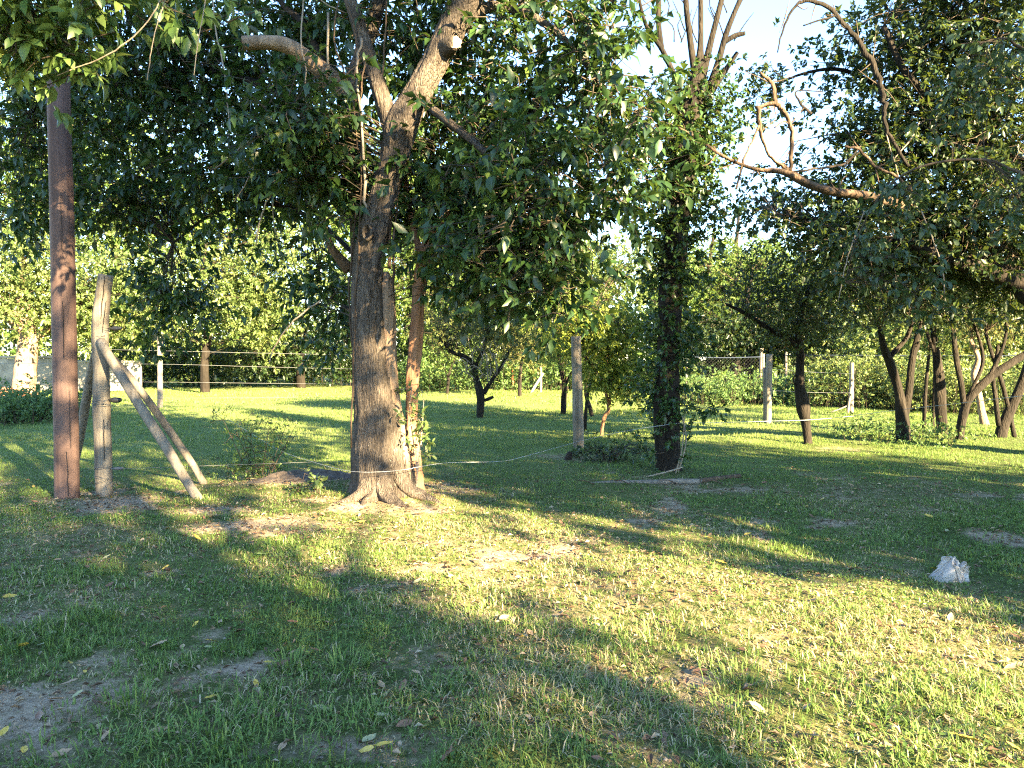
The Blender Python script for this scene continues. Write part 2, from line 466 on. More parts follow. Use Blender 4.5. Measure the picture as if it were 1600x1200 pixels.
def add_tree(name, label, category, base, stems, blobs, leaf=None, group=None, seed=0, sides=12, singles=0, crown_name='foliage', leaf_key=None):
    """stems: list of dict(name, pts (n,3) world, rad, mat, rough, extras); blobs: list of dict(c, r, n, sig, spr, nl) in world units"""
    rs = np.random.RandomState(seed)
    base = np.asarray(base, float)
    root = empty(name, base, label, category, group)
    nodes, nrad = [], []
    for i, s in enumerate(stems):
        V, F = tube(np.asarray(s['pts']) - base, s['rad'], s.get('sides', sides), s.get('sub', 5), s.get('rough', 0.12), seed + i, True, s.get('jit', 0.0), s.get('lobes', 0.0), s.get('ridge', 0.0))
        o = link(s.get('name', 'limb'), mesh_np(s.get('name', 'limb'), V, F, None, True), s['mat'], root)
        A = catmull(np.asarray(s['pts'], float), 4)
        if s.get('attach', True):
            nodes.append(A[len(A) // 3:])
    if not blobs:
        return root
    nodes = np.vstack(nodes)
    lf = dict(L=0.09, mat=M['privet'], detail=4, width=LEAFW, droop=0.45, upb=0.25, tw=M['twig_dark'], curl=0.12)
    lf.update(leaf or {})
    LP, LD, LN, LL, TW, BR = [], [], [], [], [], []
    for b in blobs:
        C = ellipsoid_pts(b['c'], b['r'], int(b['n'] * lf.get('dens', 1)), rs, b.get('shell', 2.0))
        C = C[C[:, 2] > b.get('zmin', 0.05)]
        if len(C) == 0:
            continue
        P, D, Nn, Ls, tw = make_sprays(C, b.get('sig', 0.28), b.get('spr', 6), b.get('nl', 9), b.get('L', lf['L']), rs, lf['upb'], b.get('droop', lf['droop']))
        LP.append(P); LD.append(D); LN.append(Nn); LL.append(Ls); TW.append(tw)
        # branchlet from the nearest limb node to each cluster
        for q in range(0, len(C), 400):
            CC = C[q:q + 400]
            dd = np.linalg.norm(CC[:, None] - nodes[None], axis=2)
            dd[:, :] += np.maximum(0, nodes[None, :, 2] - CC[:, None, 2]) * 0.4
            jn = dd.argmin(1)
            A = nodes[jn]
            mid = (A + CC) / 2; mid[:, 2] += 0.12 * np.linalg.norm(CC - A, axis=1); mid += rs.normal(0, 0.06, mid.shape)
            BR.append((A, mid, CC))
    P = np.vstack(LP); D = np.vstack(LD); Nn = np.vstack(LN); Ls = np.concatenate(LL)
    keep = P[:, 2] > 0.05
    P, D, Nn, Ls = P[keep], D[keep], Nn[keep], Ls[keep]
    rnd = np.clip(rs.beta(2.2, 3.2, len(P)) + (fbm(P[:, 0] * 1.3, P[:, 2] * 1.3 + P[:, 1], seed) - 0.5) * 0.5, 0, 1)
    if singles:
        px, py, dz = proj(P)
        inside = (px > -20) & (px < 1620) & (py > -20) & (py < 1220) & (P[:, 1] > 0.5)
        score = np.where(inside, Ls / dz, -1)
        idx = np.argsort(-score)[:singles * 3]
        idx = idx[score[idx] > 0]
        idx = idx[::3] if len(idx) >= singles * 3 else idx[:singles]
        Dn, Nv, S = leaf_frame(D[idx], Nn[idx])
        for q, i in enumerate(idx):
            me = unit_leaf(leaf_key or lf['mat'].name, lf['mat'], lf['width'], int(rnd[i] * 7.49))
            o = bpy.data.objects.new('leaf', me)
            col.objects.link(o)
            o.parent = root
            l = Ls[i]
            mtx = Matrix(((Dn[q][0] * l, -S[q][0] * l, Nv[q][0] * l, P[i][0] - base[0]), (Dn[q][1] * l, -S[q][1] * l, Nv[q][1] * l, P[i][1] - base[1]), (Dn[q][2] * l, -S[q][2] * l, Nv[q][2] * l, P[i][2] - base[2]), (0, 0, 0, 1)))
            o.matrix_basis = mtx
        msk = np.ones(len(P), bool); msk[idx] = False
        P, D, Nn, Ls, rnd = P[msk], D[msk], Nn[msk], Ls[msk], rnd[msk]
    V, F, k = leaf_mesh(P - base, D, Nn, Ls, lf['width'], lf['detail'], lf['curl'])
    link(crown_name, mesh_np(crown_name, V, F, np.repeat(rnd, k), lf['detail'] > 4), lf['mat'], root, kind='stuff')
    t0 = np.vstack([t[0] for t in TW]) - base; t1 = np.vstack([t[1] for t in TW]) - base; t2 = np.vstack([t[2] for t in TW]) - base
    st_ = lf.get('twigstep', 2)
    a = thin_tubes(t0[::st_], t1[::st_], t2[::st_], lf['L'] * 0.05 + 0.001, lf['L'] * 0.022)
    b0 = np.vstack([t[0] for t in BR]) - base; b1 = np.vstack([t[1] for t in BR]) - base; b2 = np.vstack([t[2] for t in BR]) - base
    bl = np.linalg.norm(b2 - b0, axis=1)
    b = thin_tubes(b0, b1, b2, np.clip(bl * 0.008, 0.003, 0.016), 0.0025)
    V, F = join([a, b])
    link('twigs', mesh_np('twigs', V, F, None, True), lf['tw'], root, kind='stuff')
    return root

def px_stem(d, pts, name='limb', mat=None, **kw):
    """pts: (x, y, width_px[, extra depth])"""
    P, R = [], []
    for p in pts:
        dd = d + (p[3] if len(p) > 3 else 0)
        P.append(at(p[0], p[1], dd)); R.append(p[2] * 0.5 * dd / FPX)
    return dict(name=name, pts=np.array(P), rad=np.array(R), mat=mat, **kw)
def blob(d, x, y, rx, ry, n, rd=None, dd=0.0, **kw):
    D = d + dd
    return dict(c=at(x, y, D), r=(rx * D / FPX, rd if rd is not None else max(rx, ry) * D / FPX, ry * D / FPX), n=n, **kw)
def on_ground(x, y):
    g = ground(x, y)
    g[2] = float(gz(g[0], g[1])) - 0.03
    return g

# ------------------------------------------------------------------ ground: one sheet, bare and dry places carried as attributes
_t = ground(600, 782)
MOUNDS += [(_t[0], _t[1], 0.75, 0.09), (_t[0] - 0.9, _t[1] + 0.9, 0.7, 0.07), (_t[0] + 2.6, _t[1] + 2.0, 1.0, 0.03)]
BARE = []          # x, y, rx, ry, strength in world units from pixel patches
for (px, py, rx, ry, s) in [(20, 1120, 130, 55, 1.3), (150, 1040, 60, 22, .9), (40, 965, 60, 16, .8), (380, 1052, 55, 22, .9), (290, 1075, 40, 14, .6), (60, 1175, 120, 30, .9),
                            (165, 782, 110, 13, .9), (330, 800, 130, 16, .5), (440, 825, 150, 18, .62), (600, 800, 110, 14, .7), (680, 765, 60, 16, .6), (650, 887, 90, 9, .6),
                            (820, 855, 170, 20, .35), (900, 716, 80, 9, .6), (470, 757, 110, 9, .9), (760, 960, 120, 20, .45), (860, 960, 60, 12, .6), (1080, 1060, 70, 14, .6), (1100, 800, 260, 18, .3),
                            (1350, 770, 260, 24, .3), (1480, 860, 120, 10, .3), (1320, 700, 60, 5, .6), (1100, 895, 40, 6, .7), (270, 960, 80, 14, .4), (640, 1000, 60, 12, .3), (1250, 770, 200, 14, .35)]:
    g = ground(px, py)
    BARE.append((g[0], g[1], rx * g[1] / FPX, abs(ground(px, py + ry)[1] - ground(px, py - ry)[1]) / 2, s))
def bare_map(x, y):
    b = np.zeros(np.shape(x))
    for cx, cy, rx, ry, s in BARE:
        b = np.maximum(b, s * np.exp(-(((x - cx) / rx) ** 2 + ((y - cy) / ry) ** 2)))
    n = fbm(x * 2.6, y * 2.6, 21, 4)
    m = fbm(x * 0.9, y * 0.9, 33, 2)
    near = np.clip((11 - y) / 3, 0, 1)
    b = b * (0.5 + n) + near * np.clip((n - 0.60) * 3.5, 0, 0.65) * (0.6 + m)
    return np.clip(b * 1.15 - 0.05, 0, 1)
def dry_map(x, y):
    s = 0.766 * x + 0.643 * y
    strip = np.exp(-((s - 3.7) / 1.2) ** 2) * 0.55  # dry straw along the sunlit band, strengthened to put its warm light into colour
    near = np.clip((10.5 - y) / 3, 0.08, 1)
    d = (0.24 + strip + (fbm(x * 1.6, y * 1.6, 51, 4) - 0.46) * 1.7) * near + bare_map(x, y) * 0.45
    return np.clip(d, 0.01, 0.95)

def axis(a, b, fine0, fine1, step, grow=1.35):
    mid = list(np.arange(fine0, fine1 + 1e-6, step))
    lo, s, v = [], step, fine0
    while v > a:
        s *= grow; v -= s; lo.append(v)
    hi, s, v = [], step, fine1
    while v < b:
        s *= grow; v += s; hi.append(v)
    return np.array(lo[::-1] + mid + hi)
gx = axis(-400, 400, -8, 8, 0.11); gy = axis(-400, 400, 1.4, 13, 0.11)
X, Y = np.meshgrid(gx, gy)
Z = gz(X, Y)
V = np.stack([X.ravel(), Y.ravel(), Z.ravel()], 1)
nx = len(gx)
i = (np.arange(len(gy) - 1)[:, None] * nx + np.arange(nx - 1)[None]).ravel()
me = mesh_np('lawn', V, np.stack([i, i + 1, i + nx + 1, i + nx], 1), None, True)
def far_bright_map(x, y):  # lighter mown green, painted on to brighten the shaded far lawn
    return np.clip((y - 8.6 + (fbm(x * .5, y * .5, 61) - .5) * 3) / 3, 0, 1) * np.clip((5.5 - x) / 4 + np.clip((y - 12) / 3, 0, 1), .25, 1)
for nm, fn in (('bare', bare_map), ('dry', dry_map), ('lush', far_bright_map)):
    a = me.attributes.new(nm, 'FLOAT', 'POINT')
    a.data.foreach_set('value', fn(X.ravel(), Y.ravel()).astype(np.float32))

def ground_mat():
    m, t, out = mat('lawn_ground')
    tc = N(t, 'ShaderNodeTexCoord')
    n1 = N(t, 'ShaderNodeTexNoise', Scale=55, Detail=8, Roughness=0.7)
    n2 = N(t, 'ShaderNodeTexNoise', Scale=9, Detail=6, Roughness=0.65)
    n3 = N(t, 'ShaderNodeTexNoise', Scale=0.7, Detail=4)
    vo = N(t, 'ShaderNodeTexVoronoi', Scale=70)
    for q in (n1, n2, n3, vo):
        t.links.new(tc.outputs['Object'], q.inputs['Vector'])
    soil = ramp(t, [(0.3, (0.15, 0.11, 0.075)), (0.5, (0.36, 0.28, 0.20)), (0.72, (0.54, 0.44, 0.33))])
    t.links.new(n1.outputs[0], soil.inputs[0])
    green = ramp(t, [(0.3, (0.03, 0.045, 0.015)), (0.5, (0.075, 0.10, 0.028)), (0.72, (0.17, 0.18, 0.06))])
    t.links.new(n1.outputs[0], green.inputs[0])
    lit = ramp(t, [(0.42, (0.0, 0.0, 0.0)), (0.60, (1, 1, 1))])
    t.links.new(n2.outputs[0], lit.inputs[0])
    ab = N(t, 'ShaderNodeAttribute', attribute_name='bare')
    ad = N(t, 'ShaderNodeAttribute', attribute_name='dry')
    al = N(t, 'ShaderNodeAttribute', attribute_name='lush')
    far_bright_ramp = ramp(t, [(0.3, (0.07, 0.105, 0.032)), (0.5, (0.12, 0.16, 0.052)), (0.72, (0.20, 0.225, 0.085))])
    t.links.new(n1.outputs[0], far_bright_ramp.inputs[0])
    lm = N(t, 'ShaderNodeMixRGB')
    t.links.new(al.outputs['Fac'], lm.inputs[0]); t.links.new(green.outputs[0], lm.inputs[1]); t.links.new(far_bright_ramp.outputs[0], lm.inputs[2])
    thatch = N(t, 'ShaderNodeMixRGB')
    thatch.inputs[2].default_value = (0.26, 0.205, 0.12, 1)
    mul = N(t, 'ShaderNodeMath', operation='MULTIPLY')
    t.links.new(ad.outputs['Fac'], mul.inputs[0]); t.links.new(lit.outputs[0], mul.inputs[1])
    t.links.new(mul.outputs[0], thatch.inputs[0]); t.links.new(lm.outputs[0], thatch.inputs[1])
    mx = N(t, 'ShaderNodeMixRGB')
    sh = ramp(t, [(0.28, (0, 0, 0)), (0.95, (1, 1, 1))])
    rag = N(t, 'ShaderNodeMath', operation='MULTIPLY_ADD')
    rag.inputs[1].default_value = 1.5
    sub_ = N(t, 'ShaderNodeMath', operation='SUBTRACT')
    sub_.inputs[1].default_value = 0.5
    t.links.new(n2.outputs[0], sub_.inputs[0])
    t.links.new(sub_.outputs[0], rag.inputs[0]); t.links.new(ab.outputs['Fac'], rag.inputs[2])
    t.links.new(rag.outputs[0], sh.inputs[0])
    t.links.new(sh.outputs[0], mx.inputs[0]); t.links.new(thatch.outputs[0], mx.inputs[1]); t.links.new(soil.outputs[0], mx.inputs[2])
    m3 = N(t, 'ShaderNodeMixRGB', blend_type='MULTIPLY')
    m3.inputs[0].default_value = 0.8
    r3 = ramp(t, [(0.3, (0.7, 0.75, 0.7)), (0.7, (1.2, 1.15, 1.1))])
    t.links.new(n3.outputs[0], r3.inputs[0]); t.links.new(mx.outputs[0], m3.inputs[1]); t.links.new(r3.outputs[0], m3.inputs[2])
    p = N(t, 'ShaderNodeBsdfPrincipled', Roughness=0.95)
    p.inputs['Specular IOR Level'].default_value = 0.1
    t.links.new(m3.outputs[0], p.inputs['Base Color'])
    b = N(t, 'ShaderNodeBump', Strength=0.9, Distance=0.025)
    t.links.new(n1.outputs[0], b.inputs['Height'])
    t.links.new(b.outputs[0], p.inputs['Normal'])
    t.links.new(p.outputs[0], out.inputs[0])
    return m
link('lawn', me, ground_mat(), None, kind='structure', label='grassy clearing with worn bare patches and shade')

# ------------------------------------------------------------------ grass blades
def grass_zone(y0, y1, dens, h0, h1, wd, seed, tris=3, margin=1.2, keepbare=1.0):
    rs = np.random.RandomState(seed)
    area = (y1 - y0) * (0.70 * (y0 + y1) + 2 * margin)
    n = int(area * dens)
    y = y0 + (y1 - y0) * rs.rand(int(n * 1.25))
    hw = 0.70 * y + margin
    hwm = 0.70 * y1 + margin
    ok = rs.rand(len(y)) < hw / hwm
    y = y[ok]; hw = hw[ok]
    x = (rs.rand(len(y)) * 2 - 1) * hw
    # pull part of the blades into clumps
    cl = rs.rand(len(x)) < 0.55
    g = 0.11
    cxn, cyn = np.round(x / g) * g, np.round(y / g) * g
    ox = (vnoise(cxn * 37.1, cyn * 41.7, 5) - .5) * g; oy = (vnoise(cxn * 29.3, cyn * 53.9, 6) - .5) * g
    x = np.where(cl, cxn + ox + (x - cxn) * 0.55, x); y = np.where(cl, cyn + oy + (y - cyn) * 0.55, y)
    b = bare_map(x, y)
    pn = fbm(x * 1.7, y * 1.7, 77, 3)
    ok = rs.rand(len(x)) > np.clip(b * 1.1, 0, 0.93) * keepbare
    ok &= rs.rand(len(x)) < np.clip(0.55 + (pn - 0.4) * 2.0, 0.35, 1)
    x, y, b, pn = x[ok], y[ok], b[ok], pn[ok]
    n = len(x)
    z = gz(x, y) - 0.004
    H = (h0 + (h1 - h0) * rs.rand(n) ** 1.6) * np.clip(0.25 + 1.6 * (fbm(x * 2.3, y * 2.3, 88, 3) - .05), .4, 1.6) * (1 - 0.55 * b)
    yaw = rs.rand(n) * 6.283
    lean = np.clip(rs.normal(0.9, 0.42, n), 0.05, 1.5)
    dry = dry_map(x, y)
    isdry = rs.rand(n) < dry * 0.66
    lean = np.where(isdry, np.clip(rs.normal(1.25, .3, n), .4, 1.55), lean)
    dv = np.stack([np.cos(yaw), np.sin(yaw), np.zeros(n)], 1)
    sd = np.stack([-np.sin(yaw), np.cos(yaw), np.zeros(n)], 1)
    P = np.stack([x, y, z], 1)
    W = wd * (0.6 + 0.9 * rs.rand(n))
    up = np.array([0, 0, 1.0])
    m1 = P + up * (H * np.cos(lean * .55) * .5)[:, None] + dv * (H * np.sin(lean * .55) * .5)[:, None]
    tp = m1 + up * (H * np.cos(lean * 1.25) * .5)[:, None] + dv * (H * np.sin(lean * 1.25) * .5)[:, None]
    tp[:, 2] = np.maximum(tp[:, 2], z + 0.006)
    w = W[:, None] * sd
    rnd = np.where(isdry, rs.uniform(0.66, 1.0, n), np.clip(rs.beta(2, 2.6, n) * 0.6 + (pn - 0.5) * 0.25 + .22 * far_bright_map(x, y), 0, 0.62))  # far green blades lightened by the same mask
    H = np.where(isdry, H * 0.7, H)
    if tris == 3:
        V = np.stack([P - w * .5, P + w * .5, m1 + w * .45, m1 - w * .45, tp], 1)
        f = np.array([(0, 1, 2), (0, 2, 3), (3, 2, 4)])
    else:
        V = np.stack([P - w * .5, P + w * .5, tp], 1)
        f = np.array([(0, 1, 2)])
    k = V.shape[1]
    F = (f[None] + (np.arange(n) * k)[:, None, None]).reshape(-1, 3)
    return V.reshape(-1, 3), F, np.repeat(rnd, len(f))
def tufts(seed=5):
    """brighter upright tussocks and broad-bladed crab grass close to the camera"""
    rs = np.random.RandomState(seed)
    spots = [(455, 1045, .10, 90, .085), (545, 1050, .10, 90, .085), (200, 1100, .13, 100, .075), (330, 1165, .25, 190, .07), (420, 1185, .25, 190, .07), (180, 1190, .25, 160, .065), (1160, 1060, .18, 80, .07), (560, 1150, .25, 160, .065)]
    for q in range(46):
        spots.append((rs.uniform(-40, 1640), rs.uniform(800, 1195), rs.uniform(.07, .18), 45, rs.uniform(.04, .07)))
    Vs, Fs, R, o = [], [], [], 0
    for (px, py, rad, n, h) in spots:
        g = ground(px, py)
        a = rs.rand(n) * 6.283; r = rad * np.sqrt(rs.rand(n))
        x, y = g[0] + np.cos(a) * r, g[1] + np.sin(a) * r
        z = gz(x, y) - .004
        yaw = a + rs.normal(0, .6, n)
        lean = np.clip(rs.normal(.8, .35, n), .05, 1.4)
        H = h * rs.uniform(.6, 1.3, n)
        P = np.stack([x, y, z], 1); up = np.array([0, 0, 1.])
        dv = np.stack([np.cos(yaw), np.sin(yaw), 0 * x], 1); sd = np.stack([-np.sin(yaw), np.cos(yaw), 0 * x], 1)
        m1 = P + up * (H * np.cos(lean * .5) * .5)[:, None] + dv * (H * np.sin(lean * .5) * .5)[:, None]
        tp = m1 + up * (H * np.cos(lean * 1.3) * .5)[:, None] + dv * (H * np.sin(lean * 1.3) * .5)[:, None]
        w = (0.0055 * rs.uniform(.6, 1.3, n))[:, None] * sd
        V = np.stack([P - w * .4, P + w * .4, m1 + w * .5, m1 - w * .5, tp], 1).reshape(-1, 3)
        f = np.array([(0, 1, 2), (0, 2, 3), (3, 2, 4)])
        Vs.append(V); Fs.append((f[None] + (np.arange(n) * 5)[:, None, None]).reshape(-1, 3) + o); o += len(V)
        R.append(np.repeat(rs.uniform(.2, .6, n), 3))
    return np.vstack(Vs), np.vstack(Fs), np.concatenate(R)
def groundcover(seed, n, y0, y1):
    """small flat broad leaves between the blades"""
    rs = np.random.RandomState(seed)
    y = y0 + (y1 - y0) * rs.rand(n); x = (rs.rand(n) * 2 - 1) * (0.7 * y + 1)
    ok = (fbm(x * 1.1, y * 1.1, 91, 3) > 0.5) & (bare_map(x, y) < 0.5)
    x, y = x[ok], y[ok]; n = len(x)
    P = np.stack([x, y, gz(x, y) + rs.uniform(.005, .03, n)], 1)
    a = rs.rand(n) * 6.283
    D = np.stack([np.cos(a), np.sin(a), rs.uniform(-.1, .6, n)], 1)
    V, F, k = leaf_mesh(P, D, np.array([0, 0, 1.]) + rs.normal(0, .3, P.shape), rs.uniform(.010, .026, n), .7, 2, .05, .05)
    return V, F, np.repeat(rs.uniform(0.05, .5, n), k)
G = [grass_zone(1.9, 4.2, 9000, .028, .075, .0040, 1, 3, .45), grass_zone(4.2, 7.6, 5000, .024, .06, .005, 2, 3, .6), grass_zone(7.6, 13, 2500, .025, .055, .0085, 3, 1, 1.0, .9),
     grass_zone(13, 22, 800, .04, .07, .016, 4, 1, 1.5), grass_zone(22, 36, 220, .05, .10, .03, 6, 1, 2), tufts(), groundcover(8, 34000, 1.9, 8)]
Vs, Fs, Rr, o_ = [], [], [], 0
for v, f, r in G:
    Vs.append(v); Fs.append(f + o_); Rr.append(r); o_ += len(v)
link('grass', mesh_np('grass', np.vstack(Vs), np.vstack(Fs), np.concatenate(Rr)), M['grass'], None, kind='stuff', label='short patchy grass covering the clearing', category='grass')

# ------------------------------------------------------------------ the big forked evergreen in the middle
D0 = gdepth(783)
B0 = on_ground(597, 785)
bm_ = M['bark_main']
main_stems = [
    px_stem(D0, [(596, 802, 124), (597, 782, 110), (598, 750, 95), (592, 700, 83), (589, 650, 70), (584, 600, 60), (577, 520, 49), (575, 440, 47), (581, 380, 48), (596, 320, 44), (613, 250, 44), (627, 195, 50), (650, 150, 43), (683, 90, 40), (706, 45, 43), (728, -5, 48), (748, -60, 50), (760, -160, 44), (790, -260, 34)],
            'trunk', bm_, sides=110, sub=13, rough=.085, lobes=.24, ridge=.011),
    px_stem(D0 + .02, [(618, 785, 52, -.05), (617, 730, 50, -.02), (612, 680, 40), (608, 620, 32), (606, 560, 27), (606, 490, 26), (604, 445, 22), (602, 425, 10)], 'side_stem', M['bark_tan'], sides=60, sub=10, rough=.09, attach=False, ridge=.008),
    px_stem(D0, [(617, 225, 26), (606, 180, 27), (590, 130, 24), (574, 80, 22), (560, 40, 20), (545, -5, 18), (520, -80, 16), (480, -170, 12)], 'limb', bm_, sides=44, sub=10, rough=.08, ridge=.005),
    px_stem(D0, [(690, 80, 30, -.02), (703, 70, 25, -.16), (711, 66, 21, -.21)], 'branch_stub', bm_, sides=14, rough=.08, sub=3, attach=False),
    px_stem(D0, [(706, 45, 20), (770, 10, 16, .2), (840, 30, 12, .1), (900, 80, 9, 0), (950, 150, 6, -.2)], 'limb', bm_, sides=8),
    px_stem(D0, [(650, 150, 14), (700, 190, 12, -.4), (760, 240, 10, -.6), (830, 310, 8, -.7), (900, 380, 5, -.7)], 'limb', bm_, sides=8),
    px_stem(D0, [(748, -60, 20), (850, -60, 16, -.4), (960, 0, 10, -.6)], 'limb', bm_, sides=8),
]
for k, pts in enumerate([[(565, 60, 4), (558, 120, 4), (566, 200, 4), (570, 300, 5), (572, 330, 4)], [(572, 90, 3), (562, 160, 3), (566, 260, 3), (560, 400, 3), (552, 560, 3), (549, 700, 3)],
                         [(540, 0, 3), (556, 60, 3), (552, 150, 3), (560, 240, 3)], [(530, -10, 2.5), (522, 60, 2.5), (535, 105, 2.5), (545, 130, 2)], [(513, 20, 4), (513, 110, 4)],
                         [(608, 420, 6), (610, 330, 5), (604, 240, 4), (598, 120, 3), (604, -5, 3)], [(613, 460, 5), (616, 380, 4), (622, 300, 3)], [(556, 330, 3), (549, 400, 3), (545, 470, 3), (550, 540, 3)]]):
    main_stems.append(px_stem(D0 - .16 + .03 * k, [(a, b, c) for a, b, c in pts], 'vine', M['twig'] if k in (0, 4) else M['bark_dead'], sides=5, rough=0, attach=False, jit=.5))
main_blobs = [
    blob(D0, 830, 330, 150, 110, 62, rd=.9, dd=-.5, sig=.26, spr=7, nl=8),
    blob(D0, 760, 430, 120, 60, 24, rd=.7, dd=-.3, sig=.22, spr=6, nl=8),
    blob(D0, 900, 130, 120, 160, 60, rd=1.0, dd=.2, sig=.27, spr=6, nl=8),
    blob(D0, 740, 170, 90, 170, 46, rd=.8, dd=.5, sig=.25, spr=6, nl=8),
    blob(D0, 460, 200, 95, 85, 34, rd=.5, dd=-.1, sig=.2, spr=6, nl=8),
    blob(D0, 520, 290, 70, 80, 22, rd=.4, dd=.3, sig=.2, spr=6, nl=8),
    blob(D0, 640, 60, 100, 90, 26, rd=.7, dd=.7, sig=.22, spr=6, nl=8),
    blob(D0, 650, 330, 70, 120, 22, rd=.5, dd=.6, sig=.2, spr=6, nl=8),
    blob(D0, 860, 470, 60, 40, 8, rd=.4, dd=-.6, sig=.16, spr=5, nl=7),
    blob(D0, 990, 240, 50, 120, 14, rd=.5, dd=-.3, sig=.2, spr=6, nl=7),
    blob(D0, 740, -180, 330, 170, 75, rd=2.2, dd=.4, sig=.42, spr=8, nl=9),
]
main_tree = add_tree('forked_evergreen_tree', 'big grey-barked evergreen in the middle whose trunk forks into two leaning limbs', 'tree', B0, main_stems, main_blobs,
                     dict(L=.128, mat=M['privet'], detail=4, droop=.55, width=.46, dens=1.25), seed=3, singles=300)
rs = np.random.RandomState(23)
for a0, l0, r0 in [(-2.45, .62, .075), (-1.75, .5, .07), (-1.05, .66, .08), (-.35, .75, .075), (2.7, .6, .07), (.6, .6, .06)]:
    d0 = np.array([math.cos(a0), math.sin(a0)]); q0 = np.array([-d0[1], d0[0]])
    pts = []
    for t_, z_ in ((.12, .34), (.26, .13), (.42, .035), (.65, -.005), (1.0, -.06)):
        xy = B0[:2] + d0 * (t_ * l0 + .02) + q0 * .05 * math.sin(t_ * 5 + a0 * 3)
        pts.append([xy[0], xy[1], float(gz(xy[0], xy[1])) + z_])
    V, F = tube(np.array(pts) - B0, [r0, r0 * 1.1, r0 * .85, r0 * .55, r0 * .2], 22, 7, .18, int(abs(a0) * 10), True, 0, 0, .007)
    link('root', mesh_np('root', V, F, None, True), bm_, main_tree)
# sawn end of the stub and the knot hollow in the trunk
def child(root, name):
    return [c for c in root.children if c.name.split('.')[0] == name][0]
def disc(name, c, nrm, r, material, parent, dome=.0, squash=1.0, part=None):
    nrm = np.asarray(nrm, float) / np.linalg.norm(nrm)
    u = np.cross(nrm, [0, 0, 1.]); u /= np.linalg.norm(u); v = np.cross(u, nrm)
    rs = np.random.RandomState(int(r * 1e5))
    rings = [(1.0, 0), (.8, .5), (.45, .9)]
    V, s = [], 18
    kk = 1 + .08 * rs.normal(0, 1, s)
    for rr, h in rings:
        a = np.arange(s) * 2 * np.pi / s
        V.append(c + (r * rr * kk)[:, None] * (np.cos(a)[:, None] * u * squash + np.sin(a)[:, None] * v) + nrm * dome * h)
    V = np.vstack(V + [np.array([c + nrm * dome])])
    F = []
    for k in range(2):
        for q in range(s):
            a, b = k * s + q, k * s + (q + 1) % s
            F += [(a, b, b + s), (a, b + s, a + s)]
    F += [(2 * s + q, 2 * s + (q + 1) % s, 3 * s) for q in range(s)]
    return link(name, mesh_np(name, V - np.array(parent.location), np.array(F), None, True), material, child(parent, part) if part else parent)
e = at(711.5, 65.5, D0 - .222)
disc('sawn_face', e, (.25, -1, .1), .058, M['cutwood'], main_tree, .004, part='branch_stub')
kn = at(574, 362, D0 - .205)
disc('knot_hollow', kn, (-.25, -1, .05), .045, M['hollow'], main_tree, -.02, .62, part='trunk')
kt = np.array([kn + .062 * (math.cos(a) * np.array([.66, -.15, 0]) + math.sin(a) * np.array([0, .03, 1.15])) for a in np.linspace(0, 2 * math.pi, 15)])
V, F = tube(kt - B0, np.full(15, .016), 8, 2, .2, 5, False)
link('knot_rim', mesh_np('knot_rim', V, F, None, True), bm_, child(main_tree, 'trunk'))

# ------------------------------------------------------------------ evergreen behind it, with the sawn-off limb, dark crown to the left
D1 = D0 + .55
B1 = on_ground(560, 770)
sawn_stems = [
    px_stem(D1, [(580, 790, 40), (578, 740, 34), (572, 650, 30), (566, 500, 28), (560, 350, 28), (552, 220, 30), (550, 150, 32), (568, 80, 26), (590, 10, 22), (610, -80, 18)], 'trunk', bm_, sides=18, rough=.1),
    px_stem(D1, [(552, 160, 34), (530, 135, 30, -.1), (505, 112, 27, -.2), (475, 88, 25, -.3), (445, 70, 23, -.38), (415, 66, 21, -.42), (379, 67, 22, -.46)], 'sawn_limb', M['bark_tan'], sides=18, rough=.07),
    px_stem(D1, [(550, 200, 18), (480, 170, 15, .6), (400, 130, 13, 1.2), (300, 110, 10, 1.8), (180, 120, 8, 2.2), (60, 160, 5, 2.4)], 'limb', M['bark_dark'], sides=8),
    px_stem(D1, [(556, 400, 8), (500, 350, 7, .7), (430, 320, 6, 1.3), (340, 330, 5, 1.7), (270, 380, 3, 1.8)], 'limb', M['bark_dark'], sides=8),
    px_stem(D1, [(520, 130, 12, .1), (475, 40, 10, .3), (440, 5, 8, .4), (400, -60, 6, .6)], 'limb', M['bark_dark'], sides=8),
    px_stem(D1, [(545, 420, 22), (528, 400, 16, -.1), (515, 380, 12, -.1), (505, 340, 8, 0)], 'limb', M['bark_dead'], sides=8, attach=False),
]
for k, pts in enumerate([[(480, 195, 3), (430, 200, 3.5), (390, 220, 3), (360, 245, 2.5), (335, 265, 2)], [(405, 212, 2), (398, 250, 2), (385, 285, 2), (366, 315, 1.5)], [(330, -60, 2.5), (335, 30, 2.2), (350, 110, 2.2), (358, 190, 2), (355, 245, 2)],
                         [(480, -50, 2.5), (470, 60, 2.5), (478, 110, 2), (474, 160, 1.5)], [(540, 20, 2), (500, 0, 2), (470, -30, 2)], [(450, 265, 2), (420, 310, 2.5), (405, 350, 2.5), (400, 385, 2)], [(425, 300, 1.6), (428, 350, 1.6), (435, 375, 1.4)],
                         [(500, 470, 2.5), (460, 500, 2.5), (430, 540, 2), (420, 570, 1.6)]]):
    sawn_stems.append(px_stem(D1 - .5, pts, 'bare_twig', M['twig'], sides=5, rough=0, attach=False, jit=.4))
